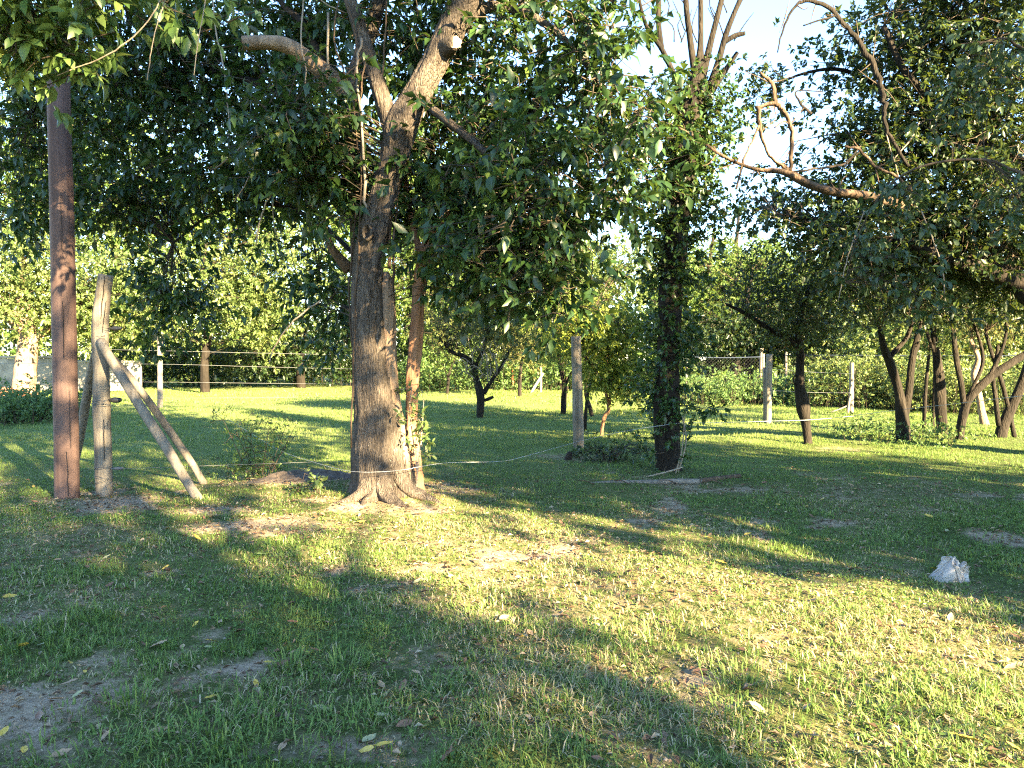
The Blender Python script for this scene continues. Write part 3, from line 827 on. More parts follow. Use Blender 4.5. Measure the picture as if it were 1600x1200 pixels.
sawn_blobs = [
    blob(D1, 300, 120, 190, 150, 100, rd=1.0, dd=1.9, sig=.34, spr=8, nl=9),
    blob(D1, 100, 190, 150, 150, 60, rd=1.0, dd=2.4, sig=.34, spr=8, nl=9),
    blob(D1, 400, 290, 110, 70, 40, rd=.8, dd=1.3, sig=.28, spr=7, nl=9),
    blob(D1, 220, 310, 100, 60, 26, rd=.7, dd=1.9, sig=.28, spr=7, nl=9),
    blob(D1, 268, 460, 45, 70, 18, rd=.5, dd=1.7, sig=.22, spr=6, nl=9),
    blob(D1, 505, 440, 40, 60, 12, rd=.5, dd=1.2, sig=.22, spr=6, nl=9),
    blob(D1, 525, 530, 25, 45, 5, rd=.5, dd=1.6, sig=.22, spr=6, nl=9),
    blob(D1, 480, 40, 90, 80, 30, rd=.6, dd=.9, sig=.28, spr=7, nl=9),
    blob(D1, 250, -120, 330, 140, 80, rd=1.6, dd=2.0, sig=.42, spr=8, nl=9),
    blob(D1, 20, 330, 60, 60, 10, rd=.5, dd=2.3, sig=.25, spr=6, nl=9),
]
sawn_tree = add_tree('dark_evergreen_tree', 'dark leafy evergreen behind the forked trunk with a sawn-off limb pointing left', 'tree', B1, sawn_stems, sawn_blobs,
                     dict(L=.125, mat=M['privet'], detail=4, droop=.45, width=.46, dens=1.45, twigstep=3), seed=14, singles=300)
disc('sawn_face', at(377.5, 67, D1 - .463), (-1, -.25, .05), .075, M['cutwood'], sawn_tree, .003, part='sawn_limb')

# slender orange-barked stem on the right of the trunk
D2 = D0 + .28
B2 = on_ground(648, 768)
add_tree('slender_evergreen_tree', 'slender orange-brown peeling trunk just right of the big forked trunk', 'tree', B2, [
    px_stem(D2, [(651, 790, 34), (650, 760, 27), (645, 700, 23), (643, 640, 20), (645, 580, 21), (650, 530, 22), (653, 480, 20), (658, 435, 21), (668, 395, 23), (685, 362, 25), (707, 330, 20), (735, 280, 14), (770, 220, 11)], 'trunk', M['bark_orange'], sides=40, sub=9, rough=.16, ridge=.008),
    px_stem(D2, [(664, 410, 12), (652, 380, 10, .05), (640, 330, 9, .1), (632, 260, 8, .15), (640, 150, 7, .2)], 'limb', M['bark_orange'], sides=10),
    px_stem(D2, [(676, 372, 12), (700, 365, 9, -.05), (725, 372, 6, -.1)], 'limb', M['bark_orange'], sides=8),
], [blob(D2, 700, 300, 80, 80, 20, rd=.5, dd=.3, sig=.2, spr=5, nl=8), blob(D2, 790, 210, 80, 80, 18, rd=.6, dd=.4, sig=.22, spr=5, nl=8), blob(D2, 640, 170, 50, 90, 12, rd=.3, dd=.3, sig=.18, spr=5, nl=8)],
    dict(L=.115, mat=M['privet'], detail=4, droop=.5, dens=1.3), seed=22, sides=12)

# shoots growing at the foot of the trunks
g_ = on_ground(656, 762)
add_tree('young_shoot', 'thin leafy green shoot growing against the foot of the orange trunk', 'plant', g_, [
    px_stem(D0 - .05, [(650, 770, 3), (653, 730, 3), (657, 700, 2.5), (660, 660, 2), (662, 625, 1.5)], 'stem', M['twig'], sides=5, rough=0),
    px_stem(D0 - .05, [(652, 740, 2.5), (646, 690, 2), (640, 640, 1.5), (644, 600, 1.2)], 'stem', M['twig'], sides=5, rough=0)],
    [blob(D0, 657, 670, 12, 35, 7, rd=.08, dd=-.1, sig=.05, spr=3, nl=4, L=.075), blob(D0, 645, 640, 10, 45, 6, rd=.08, dd=-.12, sig=.05, spr=3, nl=4, L=.075), blob(D0, 668, 700, 8, 20, 3, rd=.06, dd=-.1, sig=.04, spr=3, nl=4, L=.07)],
    dict(L=.075, mat=M['lime'], detail=8, droop=.25, tw=M['twig']), seed=31, singles=60)

# ------------------------------------------------------------------ pale overhanging spray at the top left; its trunk stands outside the frame
D3 = 4.7
B3 = np.array([-5.6, 4.2, -.03])
P3 = lambda x, y, dd=0: at(x, y, D3 + dd)
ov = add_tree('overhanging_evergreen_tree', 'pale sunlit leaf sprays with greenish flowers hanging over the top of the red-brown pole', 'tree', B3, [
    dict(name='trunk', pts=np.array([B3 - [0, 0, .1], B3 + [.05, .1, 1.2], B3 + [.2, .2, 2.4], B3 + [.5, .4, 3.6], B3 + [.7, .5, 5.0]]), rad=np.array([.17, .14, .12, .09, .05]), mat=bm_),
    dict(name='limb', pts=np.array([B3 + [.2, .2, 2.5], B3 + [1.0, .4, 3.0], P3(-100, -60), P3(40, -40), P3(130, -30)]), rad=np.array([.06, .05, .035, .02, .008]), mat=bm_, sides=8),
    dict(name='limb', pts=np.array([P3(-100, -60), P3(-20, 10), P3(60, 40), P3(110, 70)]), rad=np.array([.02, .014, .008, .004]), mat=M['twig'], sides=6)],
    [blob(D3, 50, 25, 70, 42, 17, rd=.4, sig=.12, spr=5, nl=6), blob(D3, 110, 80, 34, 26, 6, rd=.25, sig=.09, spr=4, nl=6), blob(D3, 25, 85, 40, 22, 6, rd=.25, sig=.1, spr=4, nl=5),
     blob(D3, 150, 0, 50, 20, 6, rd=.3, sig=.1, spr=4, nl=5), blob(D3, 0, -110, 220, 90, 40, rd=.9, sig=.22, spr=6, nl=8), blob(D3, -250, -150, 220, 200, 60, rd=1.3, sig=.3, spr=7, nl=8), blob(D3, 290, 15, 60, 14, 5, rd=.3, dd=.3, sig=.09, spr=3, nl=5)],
    dict(L=.115, mat=M['privet_sunlit'], detail=8, droop=.6, width=.48), seed=41, singles=160)
rs = np.random.RandomState(5)
for (px, py) in [(18, 118), (45, 96), (10, 100)]:
    c = P3(px, py); Vp, Fp, o_ = [], [], 0
    stem = catmull(np.array([c + [0, 0, .16], c + [0, 0, .08], c - [0, 0, .05]]), 3)
    v, f = tube(stem, np.full(len(stem), .0018), 4, 1); Vp.append(v); Fp.append(f); o_ += len(v)
    for q in range(130):
        b = c + rs.normal(0, 1, 3) * np.array([.032, .032, .038])
        r = rs.uniform(.003, .0055)
        v = b + r * np.array([[1, 0, 0], [-1, 0, 0], [0, 1, 0], [0, -1, 0], [0, 0, 1], [0, 0, -1]])
        f = np.array([(0, 2, 4), (2, 1, 4), (1, 3, 4), (3, 0, 4), (2, 0, 5), (1, 2, 5), (3, 1, 5), (0, 3, 5)])
        Vp.append(v); Fp.append(f + o_); o_ += 6
    link('flower_panicle', mesh_np('flower_panicle', np.vstack(Vp) - B3, np.vstack(Fp)), M['flower'], ov)
for pts in [[(260, -60, 2.2), (250, 0, 2.2), (225, 40, 2.2), (190, 72, 2.4), (150, 95, 2.2), (120, 105, 2), (90, 118, 1.8)], [(275, -60, 1.8), (258, 0, 1.8), (242, 50, 1.6), (235, 90, 1.5), (230, 125, 1.4)],
            [(330, -60, 1.8), (318, 20, 1.6), (310, 60, 1.6), (303, 118, 1.4)]]:
    s = px_stem(D3, pts, 'bare_twig', M['twig'])
    V, F = tube(s['pts'] - B3, s['rad'], 5, 4, 0, 3, True, .3)
    link('bare_twig', mesh_np('bare_twig', V, F, None, True), M['twig'], ov)

# ------------------------------------------------------------------ red-brown pole
Dp = gdepth(776)
Bp = on_ground(105, 776)
pole = empty('wooden_pole', Bp, 'tall smooth red-brown wooden pole at the left, leaves over its top', 'pole')
s = px_stem(Dp, [(106, 800, 36), (105, 776, 35.5), (104, 700, 35), (101, 550, 34.5), (97, 350, 34), (93, 200, 33), (91, 90, 32), (89, -20, 31), (86, -160, 30)], 'pole_shaft')
V, F = tube(s['pts'] - Bp, s['rad'], 28, 5, .018, 9)
link('shaft', mesh_np('shaft', V, F, None, True), M['redpole'], pole)
rs = np.random.RandomState(9)
for q in range(5):
    zc = rs.uniform(.6, 2.6); a = -math.pi / 2 + rs.uniform(-.9, .9)
    t_ = (zc - (s['pts'][0][2])) ; k = np.interp(zc, s['pts'][:, 2], np.arange(len(s['pts'])))
    c = np.array([np.interp(k, np.arange(len(s['pts'])), s['pts'][:, j]) for j in range(3)]); r = np.interp(k, np.arange(len(s['rad'])), s['rad'])
    d = np.array([math.cos(a), math.sin(a), 0])
    V, F = tube(np.array([c + d * (r - .01) - Bp, c + d * (r + .006) - Bp]), [.004, .005], 6, 1)
    link('nail', mesh_np('nail', V, F), M['black'], pole)

# ------------------------------------------------------------------ braced corner post of the wire fence
Dc = gdepth(771)
Bc = on_ground(162, 772)
cp = empty('fence_corner_post', Bc, 'weathered round corner post at the left, propped by three slanting braces', 'fence post')
def part_tube(parent, name, d, pts, material, sides=14, sub=5, rough=.05, seed=0, jit=0, cap=True):
    s = px_stem(d, pts, name)
    V, F = tube(s['pts'] - np.array(parent.location), s['rad'], sides, sub, rough, seed, cap, jit)
    return link(name, mesh_np(name, V, F, None, True), material, parent)
part_tube(cp, 'post', Dc, [(164, 792, 21), (163, 765, 24), (161, 700, 25), (159, 640, 26), (158, 580, 24), (156, 540, 25), (157, 500, 25), (160, 465, 23), (165, 429, 22)], M['post'], 22, 5, .06, 4)
part_tube(cp, 'brace', Dc, [(157, 532, 14, -.10), (170, 556, 14, -.16), (195, 597, 15, -.22), (227, 648, 15, -.27), (258, 696, 15, -.3), (290, 749, 14.5, -.32), (316, 788, 14.5, -.33)], M['post'], 16, 4, .06, 6)
part_tube(cp, 'brace', Dc, [(160, 545, 13, .10), (205, 592, 12, .24), (245, 645, 12, .4), (276, 689, 12, .52), (301, 726, 11, .6), (322, 762, 11, .66)], M['post_grey'], 14, 4, .06, 7)
part_tube(cp, 'brace', Dc, [(152, 540, 12, .10), (145, 570, 13, .25), (135, 625, 14, .45), (126, 675, 14, .6), (119, 712, 13, .72), (112, 735, 13, .8)], M['post_grey'], 14, 4, .06, 8)
def crack(parent, d, pts, seed):
    part_tube(parent, 'crack', d, pts, M['hollow'], 5, 3, .3, seed, .6)
for q, pts in enumerate([[(163.5, 432, 1.4, -.066), (161.5, 455, 1.8, -.070), (159, 480, 1.5, -.076), (157.5, 498, .7, -.080)], [(166, 470, .8, -.066), (163, 495, 1.0, -.072), (160, 520, .7, -.078)], [(162, 655, .8, -.086), (163, 690, 1.1, -.084), (163, 720, .7, -.083)]]):
    crack(cp, Dc, pts, q)
for q, pts in enumerate([[(98, 470, .8, -.112), (99.5, 520, 1.1, -.114), (100, 560, .7, -.114)], [(109, 610, .7, -.108), (110, 660, 1.0, -.108), (111, 700, .6, -.108)], [(95, 300, .6, -.110), (96, 345, 1.0, -.111), (97, 390, .6, -.112)], [(104, 705, .8, -.115), (106, 740, 1.3, -.116), (107, 775, 1.2, -.117)]]):
    crack(pole, Dp, pts, 9 + q)
# wire bindings and strainers
def ring_tie(parent, d, x, y, wpx, tilt, seed):
    c = at(x, y, d); r = wpx * .5 * d / FPX + .003
    rs = np.random.RandomState(seed)
    n = 26; a = np.linspace(0, 4.15 * math.pi, n)
    P = np.stack([c[0] + r * np.cos(a), c[1] + r * np.sin(a), c[2] + tilt * np.cos(a) + np.linspace(-.012, .02, n) + rs.normal(0, .004, n)], 1)
    V, F = tube(P - np.array(parent.location), np.full(n, .0022), 4, 2, 0)
    link('wire_tie', mesh_np('wire_tie', V, F), M['wire'], parent)
for x, y, wd, tl, sd in [(157, 513, 25, -.02, 1), (158, 628, 27, .01, 2), (160, 633, 27, -.01, 3), (162, 731, 26, 0, 4), (163, 752, 26, .03, 5), (162, 746, 26, -.02, 6)]:
    ring_tie(cp, Dc, x, y, wd, tl, sd)
rs = np.random.RandomState(12)
for x, y in [(163, 517), (165, 634), (170, 750), (166, 758)]:      # loose twisted ends
    c = at(x, y, Dc - .13)
    P = c + np.cumsum(rs.normal(0, .013, (14, 3)), 0) * np.array([1, .5, .8])
    V, F = tube(P - Bc, np.full(14, .0022), 4, 2, 0)
    link('wire_end', mesh_np('wire_end', V, F), M['wire'], cp)
for x, y, l, h, dk in [(182, 513, 16, 7, 1), (181, 625, 17, 9, 1), (185, 732, 16, 5, 0)]:
    part_tube(cp, 'strainer', Dc - .02, [(x - l * .75, y, 1.5), (x - l * .5, y, h * .5), (x - l * .2, y, h), (x + l * .3, y, h * .9), (x + l * .5, y - 1, h * .5)], M['black'] if dk else M['wire'], 8, 2, .05, 3)

# ------------------------------------------------------------------ other posts
def post(label, x, y0, y1, wpx, material, lean=0, name='fence_post', seed=0, group='posts of the wire fence', d=None):
    d = d or gdepth(y0)
    b = on_ground(x, y0)
    o = empty(name, b, label, 'fence post', group)
    part_tube(o, 'shaft', d, [(x, y0 + 10, wpx), (x, y0, wpx), (x + lean * .35, y0 + (y1 - y0) * .4, wpx * 1.0), (x + lean, y1 + 2, wpx * .92), (x + lean, y1, wpx * .86)], material, 14, 4, .05, seed)
    return o, d
p9, d9 = post('grey round fence post standing between the forked tree and the ivy tree', 904, 700, 531, 17, M['post_grey'], -4, seed=1)
p12, d12 = post('sunlit fence post beyond the ivy tree, grey post behind it', 1200, 662, 556, 10.5, M['post'], 2, seed=2)
part_tube(p12, 'side_post', d12, [(1195, 668, 5, .1), (1195, 610, 5, .1), (1195, 574, 5, .1)], M['post_grey'], 10, 2, .05)
p11, d11 = post('thin grey far fence post just left of the sunlit one', 1188, 628, 546, 6, M['post_grey'], 2, seed=3)
p13, d13 = post('far pale fence post with a white slanting brace at the right', 1330, 646, 568, 7, M['post'], 1, seed=4)
part_tube(p13, 'brace', d13, [(1331, 596, 3, -.05), (1328, 620, 3.4, -.1), (1324, 649, 4, -.15)], M['post'], 8, 3, .04)
part_tube(p13, 'rail', d13, [(1324, 634, 2, -.1), (1310, 640, 2, -.1), (1298, 644, 1.6, -.1)], M['post'], 6, 2, .04)
pl, dl = post('pale fence post on the far lawn at the left behind the braces', 250, 637, 522, 8, M['post'], 0, seed=5)
pm, dm = post('far grey post with a white slanting brace, centre of the back fence', 845, 614, 572, 4, M['post_grey'], 0, seed=6)
part_tube(pm, 'brace', dm, [(849, 583, 3, -.05), (840, 597, 4, -.15), (829, 615, 4, -.3)], M['white'], 8, 2, .03)
po, do_ = post('thin far post painted orange with a white foot', 801, 606, 574, 4, M['orange'], 0, seed=7)
part_tube(po, 'foot', do_, [(800.5, 608, 5), (800.5, 602, 4.6)], M['white'], 8, 2, .03)

# ------------------------------------------------------------------ wires
def strand(label, pts, r, material, name='fence_wire', group='strands of the wire fence', cat='wire'):
    """pts (x, y, depth)"""
    P = np.array([at(x, y, d) for x, y, d in pts])
    b = P[0].copy()
    V, F = tube(P - b, np.full(len(P), r), 5, 6, 0)
    link(name, mesh_np(name, V, F, None, True), material, None, b, label=label, category=cat, group=group)
dI = gdepth(738)
strand('slack white cord drooping from the far lawn to the foot of the forked trunk', [(254, 600, dl - .12), (330, 640, 14), (400, 682, 10), (440, 705, 8.6), (490, 722, 7.7), (545, 736, D0 - .36), (600, 737, D0 - .44), (645, 732, D0 - .33)], .0018, M['tape'], 'fence_rope', 'white fence cords', 'cord')
strand('white cord rising from the forked trunk past the grey post to the ivy tree', [(645, 731, D0 - .33), (700, 723, D0 + .2), (780, 721, D0 + .9), (820, 713, D0 + 1.2), (900, 691, d9 - .14), (980, 673, dI - .5), (1062, 661, dI - .28)], .0026, M['tape'], 'fence_rope', 'white fence cords', 'cord')
strand('taut white cord crossing in front of the right-hand trunks', [(1335, 649, 14.5), (1400, 641, 13.0), (1500, 630, 11.6), (1610, 617, 10.4), (1800, 596, 9)], .0042, M['tape'], 'fence_rope', 'white fence cords', 'cord')
strand('thin white cord from the ivy tree past the sunlit post to the small black-knotted tree', [(1062, 661, dI - .28), (1130, 660, 11.2), (1200, 658, 12.2), (1266, 656, 12.4), (1335, 650, 14.5)], .004, M['tape'], 'fence_rope', 'white fence cords', 'cord')
strand('straight lower wire running from the weedy shrub to the trunk', [(175, 733, Dc - .1), (430, 724, D0 + .3), (490, 722, D0 + .5), (548, 721, D0 + .6)], .002, M['wire'])
for k, (y0, y1, y2) in enumerate([(543, 548, 556), (568, 569, 578), (596, 597, 601), (622, 622, 621)]):
    strand(['top', 'second', 'third', 'lowest'][k] + ' wire of the far fence left of the forked trunk', [(-250, y0, 22.5), (0, y0, 22.2), (250, y1, dl - .08), (420, (y1 + y2) / 2, 22.5), (620, y2, 23.5)], .004, M['wire'])
for k, (y0, y1) in enumerate([(576, 584), (610, 614)]):
    strand(['upper', 'lower'][k] + ' thin wire from the sunlit post towards the pale post at the right', [(1203, y0, d12 - .08), (1262, (y0 + y1) / 2 + 1, 18), (1331, y1, d13 - .05)], .004, M['wire'])

# chain-link fence far right of the ivy tree
def chain_link(label, a, b, h, n, name='chain_link_fence'):
    a, b = np.array(a, float), np.array(b, float)
    root = empty(name, a, label, 'fence')
    L = np.linalg.norm(b - a); u = (b - a) / L
    P0, P2 = [], []
    st = .11
    for k in np.arange(-h, L, st):
        x0, x1 = max(k, 0), min(k + h, L)
        P0.append(u * x0 + [0, 0, x0 - k]); P2.append(u * x1 + [0, 0, x1 - k])
        P0.append(u * x0 + [0, .004, h - (x0 - k)]); P2.append(u * x1 + [0, .004, h - (x1 - k)])
    P0, P2 = np.array(P0), np.array(P2)
    V, F = thin_tubes(P0, (P0 + P2) / 2, P2, .0022, .0022)
    link('wire_mesh', mesh_np('wire_mesh', V, F), M['net'], root, kind='stuff')
    V, F = tube(np.array([[0, 0, h], u * L / 2 + [0, 0, h - .03], u * L + [0, 0, h]]), np.full(3, .014), 8, 4, 0)
    link('top_rail', mesh_np('top_rail', V, F, None, True), M['bluerail'], root)
    for k in np.linspace(0, L, n):
        V, F = tube(np.array([u * k + [0, .04, -.1], u * k + [0, .04, h + .1]]), [.035, .035], 8, 1)
        link('fence_stake', mesh_np('fence_stake', V, F, None, True), M['post_grey'], root)
chain_link('far chain-link fence with blue-grey top rail behind the thin grey post', [5.6, 24.6, 0], [8.0, 24.4, 0], 1.45, 2)
chain_link('chain-link fence running right behind the pale braced post', [8.4, 23.5, 0], [17.5, 17.5, 0], 1.5, 4)

# ------------------------------------------------------------------ ivy-covered tree
BI = on_ground(1045, 738)
dk = M['bark_dark']
ivy_stems = [px_stem(dI, [(1046, 760, 52), (1046, 735, 43), (1045, 690, 35), (1044, 620, 33), (1044, 540, 33), (1050, 450, 35), (1058, 350, 38), (1067, 250, 40), (1078, 170, 36), (1090, 130, 30), (1094, 80, 10.5), (1095, 20, 8.2), (1094, -50, 6.8)], 'trunk', dk, sides=22, rough=.12, lobes=.15),
             px_stem(dI, [(1036, 745, 22, -.05), (1032, 690, 20, -.05), (1030, 640, 18), (1036, 560, 18), (1040, 480, 16)], 'side_stem', dk, sides=12),
             px_stem(dI, [(1072, 190, 16), (1060, 135, 9.8), (1036, 80, 8.2), (1012, 45, 6.8), (1000, 5, 5.2), (990, -60, 6)], 'dead_limb', dk, sides=8),
             px_stem(dI, [(1034, 76, 8), (1029, 40, 8), (1028, -10, 8), (1024, -60, 6)], 'dead_limb', dk, sides=8),
             px_stem(dI, [(1088, 130, 12), (1078, 60, 9), (1072, 0, 8), (1070, -60, 6)], 'dead_limb', dk, sides=8),
             px_stem(dI, [(1098, 120, 12), (1112, 60, 9), (1125, 10, 8), (1140, -50, 6)], 'dead_limb', dk, sides=8),
             px_stem(dI, [(1092, 180, 16), (1118, 110, 10.5), (1136, 50, 9.0), (1156, 0, 7.5), (1180, -60, 8)], 'dead_limb', dk, sides=8),
             px_stem(dI, [(1132, 66, 8), (1148, 56, 8), (1164, 52, 6)], 'dead_limb', dk, sides=8, attach=False),
             px_stem(dI, [(1100, 160, 12), (1130, 115, 9), (1152, 82, 6)], 'dead_limb', dk, sides=8, attach=False),
             px_stem(dI, [(1138, 50, 4), (1150, 20, 3), (1165, -10, 2)], 'dead_limb', dk, sides=6, attach=False)]
ivy_blobs = []
for (x, y, rx, ry, n, *_) in [(1043, 620, 24, 60, 13), (1045, 520, 28, 70, 19), (1052, 420, 34, 70, 20), (1060, 330, 42, 70, 26), (1066, 240, 48, 70, 28), (1075, 160, 48, 55, 22), (1120, 190, 40, 60, 12), (1010, 200, 40, 60, 10), (1020, 340, 36, 60, 10),
                              (1110, 330, 40, 60, 8), (1095, 260, 40, 50, 10), (1036, 690, 20, 30, 4)]:
    ivy_blobs.append(blob(dI, x, y, rx, ry, n, rd=.36, sig=.15, spr=7, nl=8))
ivy_blobs += [blob(dI, 1100, 640, 25, 14, 3, rd=.2, dd=-.2, sig=.08, spr=3, nl=6, L=.08), blob(dI, 1010, 590, 25, 40, 4, rd=.2, sig=.12, spr=4, nl=7), blob(dI, 1075, 530, 25, 40, 5, rd=.2, sig=.12, spr=5, nl=7)]
ivy_tree = add_tree('ivy_covered_tree', 'tall ivy-covered tree right of centre with bare dead limbs at its top', 'tree', BI, ivy_stems, ivy_blobs, dict(L=.068, mat=M['ivy'], detail=2, droop=.4, width=.62, dens=1.7, twigstep=4), seed=51, singles=100)
rs = np.random.RandomState(3)
for q in range(16):       # fine bare twigs among the dead limbs
    x, y = rs.uniform(1015, 1150), rs.uniform(10, 90)
    part_tube(ivy_tree, 'bare_twig', dI, [(x, y, 2), (x + rs.uniform(-20, 20), y - 25, 1.6), (x + rs.uniform(-45, 45), y - rs.uniform(35, 60), .9)], dk, 4, 3, 0, q)
for pts in [[(1060, 738, 2.5), (1072, 690, 2.5), (1066, 650, 2)], [(1055, 742, 2.5), (1066, 700, 2), (1070, 640, 1.6)]]:
    part_tube(ivy_tree, 'vine', dI - .3, pts, M['twig'], 5, 4, 0)

# fallen log, small roots, dark stump, bush
Bl = on_ground(1040, 757)
lg = empty('fallen_log', Bl, 'grey fallen branch lying on the grass below the ivy tree', 'log')
dL = gdepth(757)
part_tube(lg, 'log', dL, [(915, 756, 4, .1), (960, 754, 7, .05), (1010, 754.5, 8.5), (1050, 752.5, 8.5, -.02), (1090, 753, 9, 0), (1093, 752.5, 8.6, 0)], M['post_grey'], 12, 4, .12, 3)
part_tube(lg, 'log', dL, [(1092, 753, 10, .02), (1120, 749, 10, .12), (1140, 746.5, 9, .25), (1157, 743, 6.5, .3)], M['bark_dead'], 12, 4, .12, 4)
part_tube(lg, 'twig', dL, [(1010, 745, 2, .3), (1040, 738, 2.5, .3), (1066, 730, 2, .3)], M['twig'], 5, 3, 0)
for x in (928, 985, 1060, 1130):
    part_tube(lg, 'twig', dL - .05, [(x, 757, 2), (x - 14, 751, 1.5, -.1), (x - 26, 750, 1, -.2)], M['bark_dead'], 5, 3, 0, x)

def bush(name, label, x, y, blobs, leaf, seed, stems=5, spread=20, hpx=60, material=None, singles=0, group=None, wpx=2.5, cat='bush'):
    d = gdepth(y); b = on_ground(x, y)
    rs = np.random.RandomState(seed); ss = []
    for q in range(stems):
        dx = rs.uniform(-1, 1) * spread
        ss.append(px_stem(d, [(x + dx * .2, y + 5, wpx), (x + dx * .5, y - hpx * .35, wpx * .8, rs.uniform(-.1, .1)), (x + dx, y - hpx * rs.uniform(.7, 1), wpx * .4, rs.uniform(-.2, .2))], 'stem', material or M['twig_dark'], sides=5, rough=0, sub=3))
    return add_tree(name, label, cat, b, ss, [blob(d, *bb[:5], **bb[5]) for bb in blobs], leaf, group, seed, singles=singles)
bush('low_bush', 'low dark leafy bush between the grey post and the ivy tree', 950, 722, [(950, 708, 38, 18, 26, dict(rd=.35, sig=.12, spr=6, nl=8)), (905, 712, 18, 10, 6, dict(rd=.2, sig=.08, spr=5, nl=7)), (1000, 705, 20, 22, 8, dict(rd=.25, sig=.1, spr=5, nl=7))],
     dict(L=.055, mat=M['elm'], detail=4, droop=.1, upb=.8), 61, 7, 35, 30)
bush('weedy_shrub', 'sparse twiggy shrub with few leaves left of the forked trunk', 405, 752, [(405, 690, 50, 45, 34, dict(rd=.35, sig=.1, spr=4, nl=5)), (400, 730, 48, 20, 26, dict(rd=.3, sig=.1, spr=5, nl=6)), (340, 650, 30, 15, 4, dict(rd=.2, sig=.08, spr=3, nl=4)), (430, 660, 20, 20, 3, dict(rd=.2, sig=.08, spr=3, nl=4))],
     dict(L=.045, mat=M['mid'], detail=4, droop=.2, upb=.6), 62, 8, 60, 100, wpx=1.6)
bush('broadleaf_weed', 'small bright broad-leaved weed left of the foot of the forked trunk', 465, 778, [(465, 762, 14, 8, 5, dict(rd=.1, sig=.04, spr=3, nl=4)), (490, 750, 12, 8, 3, dict(rd=.1, sig=.04, spr=3, nl=4))], dict(L=.07, mat=M['lime'], detail=4, droop=.05, upb=.9, width=.7), 63, 4, 14, 25, cat='weed')
# brush and soil mounded behind the trunk
b_ = on_ground(470, 765)
V, F = [], []
n_ = 22
uu, vv = np.meshgrid(np.linspace(-1, 1, 40), np.linspace(-1, 1, 22))
rr = np.clip(1 - uu ** 2 - vv ** 2, 0, 1)
zz = .07 * rr ** .7 * (.2 + 1.6 * fbm(uu * 7, vv * 5, 8)) - .02
gc_ = (b_[0], b_[1] + .35)
zz = zz + gz(gc_[0] + uu * .75, gc_[1] + vv * .35) - float(gz(*gc_)) - .012 * (rr <= 0)
VV = np.stack([uu.ravel() * .75, vv.ravel() * .35, zz.ravel()], 1)
ii = (np.arange(21)[:, None] * 40 + np.arange(39)[None]).ravel()
link('soil_heap', mesh_np('soil_heap', VV, np.stack([ii, ii + 1, ii + 41, ii + 40], 1), None, True), M['soil'], None, (b_[0], b_[1] + .35, float(gz(b_[0], b_[1] + .35))), label='low heap of dark soil left of the forked trunk', category='soil heap')
sb = on_ground(889, 722)
so = empty('charred_stump', sb, 'small black stump beside the foot of the grey post', 'stump')
part_tube(so, 'stump', gdepth(722), [(889, 726, 13), (888, 718, 11), (890, 710, 9), (892, 706, 5)], M['hollow'], 10, 3, .3, 8)

# ------------------------------------------------------------------ white plastic bag
bb = on_ground(1487, 903)
rs = np.random.RandomState(4)
nu, nv = 96, 46
A, Bv = np.meshgrid(np.linspace(0, 2 * np.pi, nu, endpoint=False), np.linspace(0, 1, nv))
cA, sA = np.cos(A), np.sin(A)
def rid(k, sd):
    return 1 - np.abs(2 * vnoise(cA * k + 20 + Bv * k * .8, sA * k + 20 - Bv * k * .5, sd) - 1)
rr_ = np.cos(Bv * np.pi / 2) ** .75                     # 1 at the hem, 0 at the crown
wob = 1.15 - .42 * rid(1.5, 3) ** 2 - .22 * rid(3.0, 5) ** 2
Xb, Yb = .125 * rr_ * wob * cA, .10 * rr_ * wob * sA
Hx = np.interp(Xb / .125, [-1, -.75, -.45, -.2, -.05, .06, .16, .35, .6, .85, 1.05], [.012, .045, .095, .15, .168, .118, .108, .142, .12, .128, .03])
Zb = Hx * np.clip(1 - rr_ ** 7, 0, 1) ** .5 * (1.22 - .36 * rid(1.8, 9) ** 1.5 - .16 * rid(3.6, 11)) + .006 * (rid(6, 13) - .5) * np.sin(Bv * np.pi)
Xb = Xb + .030 * (rid(2.4, 15) - .5) + .005 * (rid(6, 16) - .5); Yb = Yb - .03 * Bv + .045 * (rid(2.6, 17) - .5) * np.sin(Bv * np.pi) + .008 * (rid(6, 18) - .5)
Vb = np.stack([Xb.ravel() * 1.06, Yb.ravel() * 1.05, Zb.ravel() * .86 + .004], 1)
a_ = (np.arange(nv - 1)[:, None] * nu + np.arange(nu)[None]).ravel(); b2_ = (np.arange(nv - 1)[:, None] * nu + (np.arange(nu)[None] + 1) % nu).ravel()
Fb = np.stack([a_, b2_, b2_ + nu, a_ + nu], 1)
bag = link('plastic_bag', mesh_np('plastic_bag', Vb, Fb, None, True), M['bag'], None, bb + np.array([0, 0, .022]), label='crumpled white plastic bag lying on the grass at the right', category='plastic bag')

